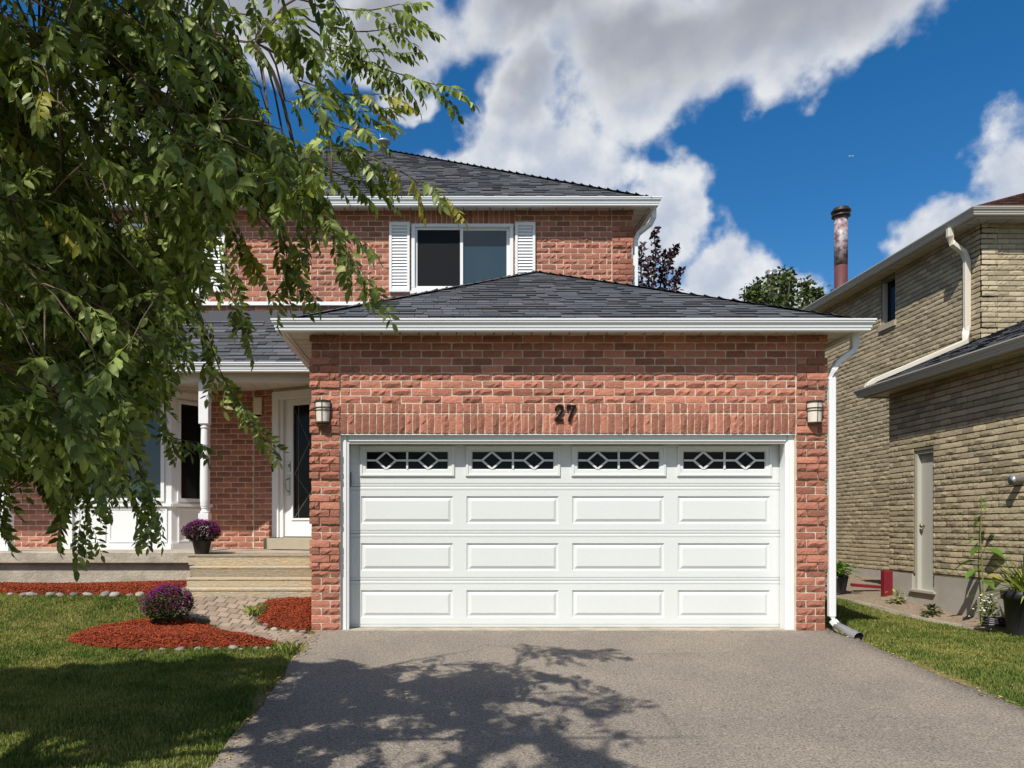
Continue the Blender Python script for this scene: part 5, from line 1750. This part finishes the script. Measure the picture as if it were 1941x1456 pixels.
LIMBS = [[(-3.45, -5.55, 1.75), (-2.6, -5.1, 2.9), (-1.7, -4.6, 3.6), (-1.0, -4.3, 3.75)],
         [(-3.45, -5.55, 1.8), (-2.5, -5.6, 3.3), (-1.5, -5.7, 4.3), (-.8, -5.8, 4.7)],
         [(-3.4, -5.5, 1.6), (-2.9, -4.8, 2.5), (-2.3, -4.2, 3.0), (-1.4, -3.8, 3.1)],
         [(-3.4, -5.5, 1.5), (-3.2, -4.6, 2.2), (-2.9, -3.9, 2.6), (-2.3, -3.4, 2.6)],
         [(-3.5, -5.6, 1.9), (-2.6, -6.3, 3.6), (-1.5, -6.9, 4.6), (-.5, -7.1, 4.9)],
         [(-3.5, -5.55, 1.8), (-4.1, -4.9, 3.0), (-4.5, -4.2, 3.7), (-4.6, -3.7, 3.9)],
         [(-3.5, -5.6, 2.0), (-3.4, -6.4, 3.7), (-3.2, -7.0, 4.9)],
         [(-3.5, -5.6, 2.0), (-3.0, -5.2, 3.6), (-2.4, -4.8, 4.6), (-1.8, -4.5, 4.9)],
         [(-3.5, -5.6, 2.0), (-4.3, -5.9, 3.6), (-4.9, -6.1, 4.5)]]
LIMBS = [bez(l, 14) for l in LIMBS]
limb_pts = [(p, li, k) for li, l in enumerate(LIMBS) for k, p in enumerate(l) if k > 3]

def grow():
    r = random.Random(42)
    leaves = []       # (matrix3 columns, location, scale, variant, yellow, key)
    twigs = MB()
    def put_leaf(p, dirv, key, yel, force=False):
        sc_ = r.uniform(.8, 1.2)
        tip = Vector(p) + dirv * .2 * sc_ + Vector((0, 0, -.05))
        if not force and not (leaf_ok(p, r) and leaf_ok(tip, r)): return False
        x = dirv.normalized()
        up = Vector((r.gauss(0, .30) - .12, r.gauss(0, .30) - .25, 1.0)).normalized()
        y = up.cross(x)
        if y.length < .1: y = Vector((0, 1, 0))
        y.normalize(); z = x.cross(y)
        leaves.append((np.array([x, y, z]), np.array(p), sc_, r.randrange(len(CL)), yel, key))
        return True
    for (pts, yel, key) in SH:
        L = sum((pts[i + 1] - pts[i]).length for i in range(len(pts) - 1))
        n = max(5, int(L / .062))
        for k in range(n):
            t = (k + .5) / n * (len(pts) - 1); i = int(t); f_ = t - i
            p = pts[i].lerp(pts[i + 1], f_); tg = (pts[i + 1] - pts[i]).normalized()
            side = tg.cross(Vector((0, 0, 1))); side = side.normalized() if side.length > .05 else Vector((1, 0, 0))
            dv = (tg * r.uniform(.35, .8) + side * (1 if k % 2 else -1) * r.uniform(.35, .8) + Vector((r.gauss(0, .15), r.gauss(0, .15), -r.uniform(.0, .5)))).normalized()
            if k == n - 1: dv = tg
            f1 = k / n
            dv = dv.lerp(tg, .55 * f1).normalized()
            put_leaf(p, dv, True, yel and f1 > .60 and r.random() < .75 or r.random() < .006, True)
        # tie the shoot to the nearest limb
        s0 = pts[0]
        q = min(limb_pts, key=lambda e_: (e_[0] - s0).length)[0]
        mid = q.lerp(s0, .55) + Vector((0, 0, .12))
        twigs.tube(bez([q, mid, s0], 5) + pts[1:], [.0075 - .0055 * i / (5 + len(pts)) for i in range(5 + len(pts))], 5)
    # filling shoots through the volume of the crown
    made = tries = 0
    while made < 1900 and tries < 30000:
        tries += 1
        pick = r.random()
        if pick < .64:
            u, v, d = r.uniform(-150, 700), r.uniform(-120, 960), r.uniform(3.1, 5.7)
            if r.random() < .28: u, v, d = r.uniform(330, 690), r.uniform(-60, 330), r.uniform(3.5, 4.9)
            if not inpoly(SIL, np.array([u]), np.array([v]))[0]: continue
            s0 = Vector(at(u, v, d))
        elif pick < .87:
            # the part of the crown over the lawn and drive, above the picture
            sx, sy, hh_ = r.uniform(-4.0, 1.5), r.uniform(-5.2, -1.5), r.uniform(3.6, 5.3)
            s0 = Vector((sx - SHX * hh_, sy - SHY * hh_, hh_ - .3))
            if s0.y < -8.2 or s0.x < -5.6: continue
        else:
            s0 = Vector((r.uniform(-5.2, .4), r.uniform(-7.9, -3.2), r.uniform(2.2, 5.4)))
            c = Vector(((s0.x + 2.5) / 2.9, (s0.y + 5.5) / 2.8, (s0.z - 3.6) / 2.1))
            if c.length > 1: continue
        if not leaf_ok(s0, r): continue
        rad = Vector((s0.x - TRUNK.x, s0.y - TRUNK.y, 0)); rad.normalize()
        d0 = (rad * r.uniform(.3, 1) + Vector((r.gauss(0, .5), r.gauss(0, .5), r.uniform(-.5, .35)))).normalized()
        L = r.uniform(.4, .85)
        drop = r.uniform(.3, 1.0)
        pts = [s0 + d0 * (L * t) + Vector((0, 0, -drop * L * t * t * .8)) for t in (0, .25, .5, .75, 1)]
        got = 0
        n = int(L / .068)
        last = 0
        for k in range(n):
            t = (k + .5) / n * 4; i = int(t); p = pts[i].lerp(pts[i + 1], t - i); tg = (pts[i + 1] - pts[i]).normalized()
            side = tg.cross(Vector((0, 0, 1))); side = side.normalized() if side.length > .05 else Vector((1, 0, 0))
            dv = (tg * r.uniform(.3, .9) + side * (1 if k % 2 else -1) * r.uniform(.3, .9) + Vector((r.gauss(0, .2), r.gauss(0, .2), -r.uniform(0, .6)))).normalized()
            if put_leaf(p, dv, False, r.random() < .012): got += 1; last = k
        if got >= 2:
            made += 1
            keep_ = pts[:2 + int(3 * last / max(1, n - 1))]
            q = min(limb_pts, key=lambda e_: (e_[0] - s0).length + .4 * max(0, e_[0].z - s0.z - 1))[0]
            if (q - s0).length < .65:
                twigs.tube(bez([q, q.lerp(s0, .5) + Vector((0, 0, .08)), s0], 4) + keep_[1:], [.006 - .0042 * i / (4 + len(keep_)) for i in range(4 + len(keep_))], 4)
            else:
                twigs.tube(keep_, [.005 - .003 * i / len(keep_) for i in range(len(keep_))], 4)
    return leaves, twigs
leaves, twigs = grow()
tree = thing('street_tree', 'leafy green tree with drooping branches hanging in front of the house', 'tree', (TRUNK.x, TRUNK.y, gz(TRUNK.x, TRUNK.y)))
b = MB()
b.tube(bez([(TRUNK.x, TRUNK.y, -.6), (TRUNK.x + .02, TRUNK.y, .3), (-3.48, -5.58, 1.2), (-3.47, -5.57, 2.05)], 8), [.19, .15, .135, .13, .125, .12, .115, .11, .10], 12)
b.build('trunk', 'bark', tree, True)
b = MB()
for l in LIMBS: b.tube(l, [.044 - .040 * i / (len(l) - 1) for i in range(len(l))], 8)
b.build('limbs', 'bark', tree, True)
twigs.build('twigs', 'twig', tree, True, kind='stuff')
# the leaves that show largest are objects of their own
def leaf_size(e_):
    u, v, d = proj(e_[1])
    vis = (d > .5 and 0 < u < 1941 and 0 < v < 1456)
    return (1 if e_[5] else 0) * 100 * vis + (1 / max(d, .5)) * vis
order = sorted(range(len(leaves)), key=lambda i: -leaf_size(leaves[i]))
LME = {}
for k, (v, f, t) in enumerate(CL):
    for y in (0, 1):
        LME[k, y] = np_mesh('leaf', v, f, t, ['leaf_yellow' if y else 'leaf'])
for i in order[:300]:
    m3, p, s, k, y, key = leaves[i]
    o = bpy.data.objects.new('leaf', LME[k, 1 if y else 0])
    put(o, tree, p)
    o.rotation_euler = Matrix(m3.tolist()).transposed().to_euler(); o.scale = (s, s, s)
V, T, TO, MI, off = [], [], [], [], 0
for i in order[300:]:
    m3, p, s, k, y, key = leaves[i]
    v, f, t = CL[k]
    V.append((v * s) @ m3 + p); T.append(f + off); off += len(v)
    TO.append(np.clip(t + rnd.gauss(0, .15), 0, 1)); MI.append(np.full(len(f), 1 if y else 0))
me = np_mesh('crown', np.concatenate(V), np.concatenate(T), np.concatenate(TO), ['leaf', 'leaf_yellow'], np.concatenate(MI))
o = put(bpy.data.objects.new('crown', me), tree); o['kind'] = 'stuff'
print('leaves', len(leaves))

# ================================================================== trees and a roof behind the houses
def bg_tree(name, label, base, stems, leafmat, n_per, lsize, spread, seed, trunk_r=.12):
    t = thing(name, label, 'tree', base)
    r = np.random.default_rng(seed)
    b = MB()
    z0 = min(s[0][2] for s in stems)
    hub = Vector((base[0], base[1], base[2] + (z0 - base[2]) * .55))
    b.tube([base, hub], [trunk_r, trunk_r * .7], 8)
    for s in stems: b.tube([hub] + [Vector(p) for p in s], [trunk_r * .5] + [.03 - .022 * i / len(s) for i in range(len(s))], 5)
    b.build('trunk', 'bark', t, True)
    pts = []
    for s in stems:
        pp = bez(s, 12)
        for k in range(n_per):
            q = r.random(); i = min(11, int(q * 12)); p = pp[i].lerp(pp[i + 1], q * 12 - i)
            w = spread * (1.15 - .75 * q)
            pts.append((p.x + r.normal(0, w), p.y + r.normal(0, w), p.z + r.normal(0, w * .8)))
    p = np.array(pts); n = len(p)
    a, e_ = r.uniform(0, 6.28, n), r.uniform(-.9, .9, n)
    d = np.stack([np.cos(a) * np.cos(e_), np.sin(a) * np.cos(e_), np.sin(e_)], 1)
    s_ = np.cross(d, r.normal(0, 1, (n, 3))); s_ /= np.linalg.norm(s_, axis=1)[:, None]
    l = r.uniform(.7, 1.3, n)[:, None] * lsize
    v = np.stack([p, p + d * l * .5 + s_ * l * .28, p + d * l, p + d * l * .5 - s_ * l * .28], 1).reshape(-1, 3)
    f = np.arange(n * 4).reshape(-1, 4)
    me = np_mesh('crown', v, f, np.clip(r.normal(.45, .3, n), 0, 1), [leafmat])
    o = put(bpy.data.objects.new('crown', me), t); o['kind'] = 'stuff'
def stem(pts, d): return [at(x, y, d) for (x, y) in pts]
dp = 18.0
bg_tree('plum_tree', 'dark purple leaved tree rising behind the garage roof', (at(1250, 0, dp)[0], dp - D, .2),
        [stem(s, dp + o_) for (s, o_) in (([(1240, 640), (1236, 560), (1243, 490), (1240, 432)], 0), ([(1250, 640), (1258, 560), (1268, 500), (1284, 468)], .3), ([(1262, 640), (1270, 580), (1278, 540), (1288, 512)], -.2), ([(1232, 640), (1222, 570), (1215, 520), (1216, 462)], .2), ([(1228, 640), (1212, 590), (1200, 520)], -.3), ([(1240, 640), (1252, 540), (1262, 480)], .5), ([(1245, 640), (1230, 540), (1228, 490)], .1))],
        'plum_leaf', 190, .13, .085, 31)
dg = 22.0
rs = random.Random(77)
gst = []
for k in range(20):
    a = rs.uniform(-1, 1); u = 1487 + 70 * a; top = 512 + 42 * a * a + rs.uniform(0, 22)
    gst.append(stem([(1487 + 30 * a, 660), (1487 + 55 * a, 605), (u, 560), (u + rs.uniform(-6, 6), top)], dg + rs.uniform(-.9, .9)))
bg_tree('maple_tree', 'bushy green tree showing above the end of the garage roof', (at(1487, 0, dg)[0], dg - D, .2), gst, 'far_leaf', 230, .14, .17, 32)
far = thing('far_house', 'distant house behind the green tree with only its metal flue showing', 'house', (10.3, 17.5, 0))
b = MB(); b.box(7.0, 13.5, 14.9, 20.5, -.2, 5.2); b.build('wall', 'cladding', far)
b = MB(); b.add([(6.7, 14.6, 5.2), (13.8, 14.6, 5.2), (13.8, 20.8, 5.2), (6.7, 20.8, 5.2), (9.3, 17.7, 7.2), (11.2, 17.7, 7.2)], [(0, 1, 5, 4), (1, 2, 5), (2, 3, 4, 5), (3, 0, 4), (0, 3, 2, 1)]); b.build('roof', 'brown_shingle', far)
b = MB(); df = 16.6 + D; fx, _, ztop = at(1462, 513, df)
b.lathe((fx, 16.6, 6.2), [(.13, 0), (.13, ztop - 6.2 - .22), (.19, ztop - 6.2 - .20), (.19, ztop - 6.2 - .12), (.14, ztop - 6.2 - .10), (.19, ztop - 6.2 - .05), (.17, ztop - 6.2), (.02, ztop - 6.2 + .03)], 14); b.build('flue', 'galvanised', far, True)

# a small airliner far up
t = thing('airliner', 'tiny white airliner high in the blue sky', 'airplane', at(1613, 296, 6000))
c = Vector(WO[t])
b = MB(); b.tube([c + Vector((-18, 0, 0)), c + Vector((-15, 0, 0)), c + Vector((12, 0, .3)), c + Vector((19, 0, 1.5))], [.6, 2, 2, .3], 10); b.build('fuselage', 'plane_white', t, True)
b = MB(); b.add([tuple(c + Vector(q)) for q in ((-5, 0, -.6), (2, 0, -.6), (9, 17, .8), (6, 17, .8), (9, -17, .8), (6, -17, .8))], [(0, 1, 2, 3), (1, 0, 5, 4)]); b.build('wing', 'plane_white', t)
b = MB(); b.add([tuple(c + Vector(q)) for q in ((13, 0, 1), (18, 0, 1), (20, 0, 7), (17.5, 0, 7))], [(0, 1, 2, 3)]); b.build('tail_fin', 'plane_white', t)
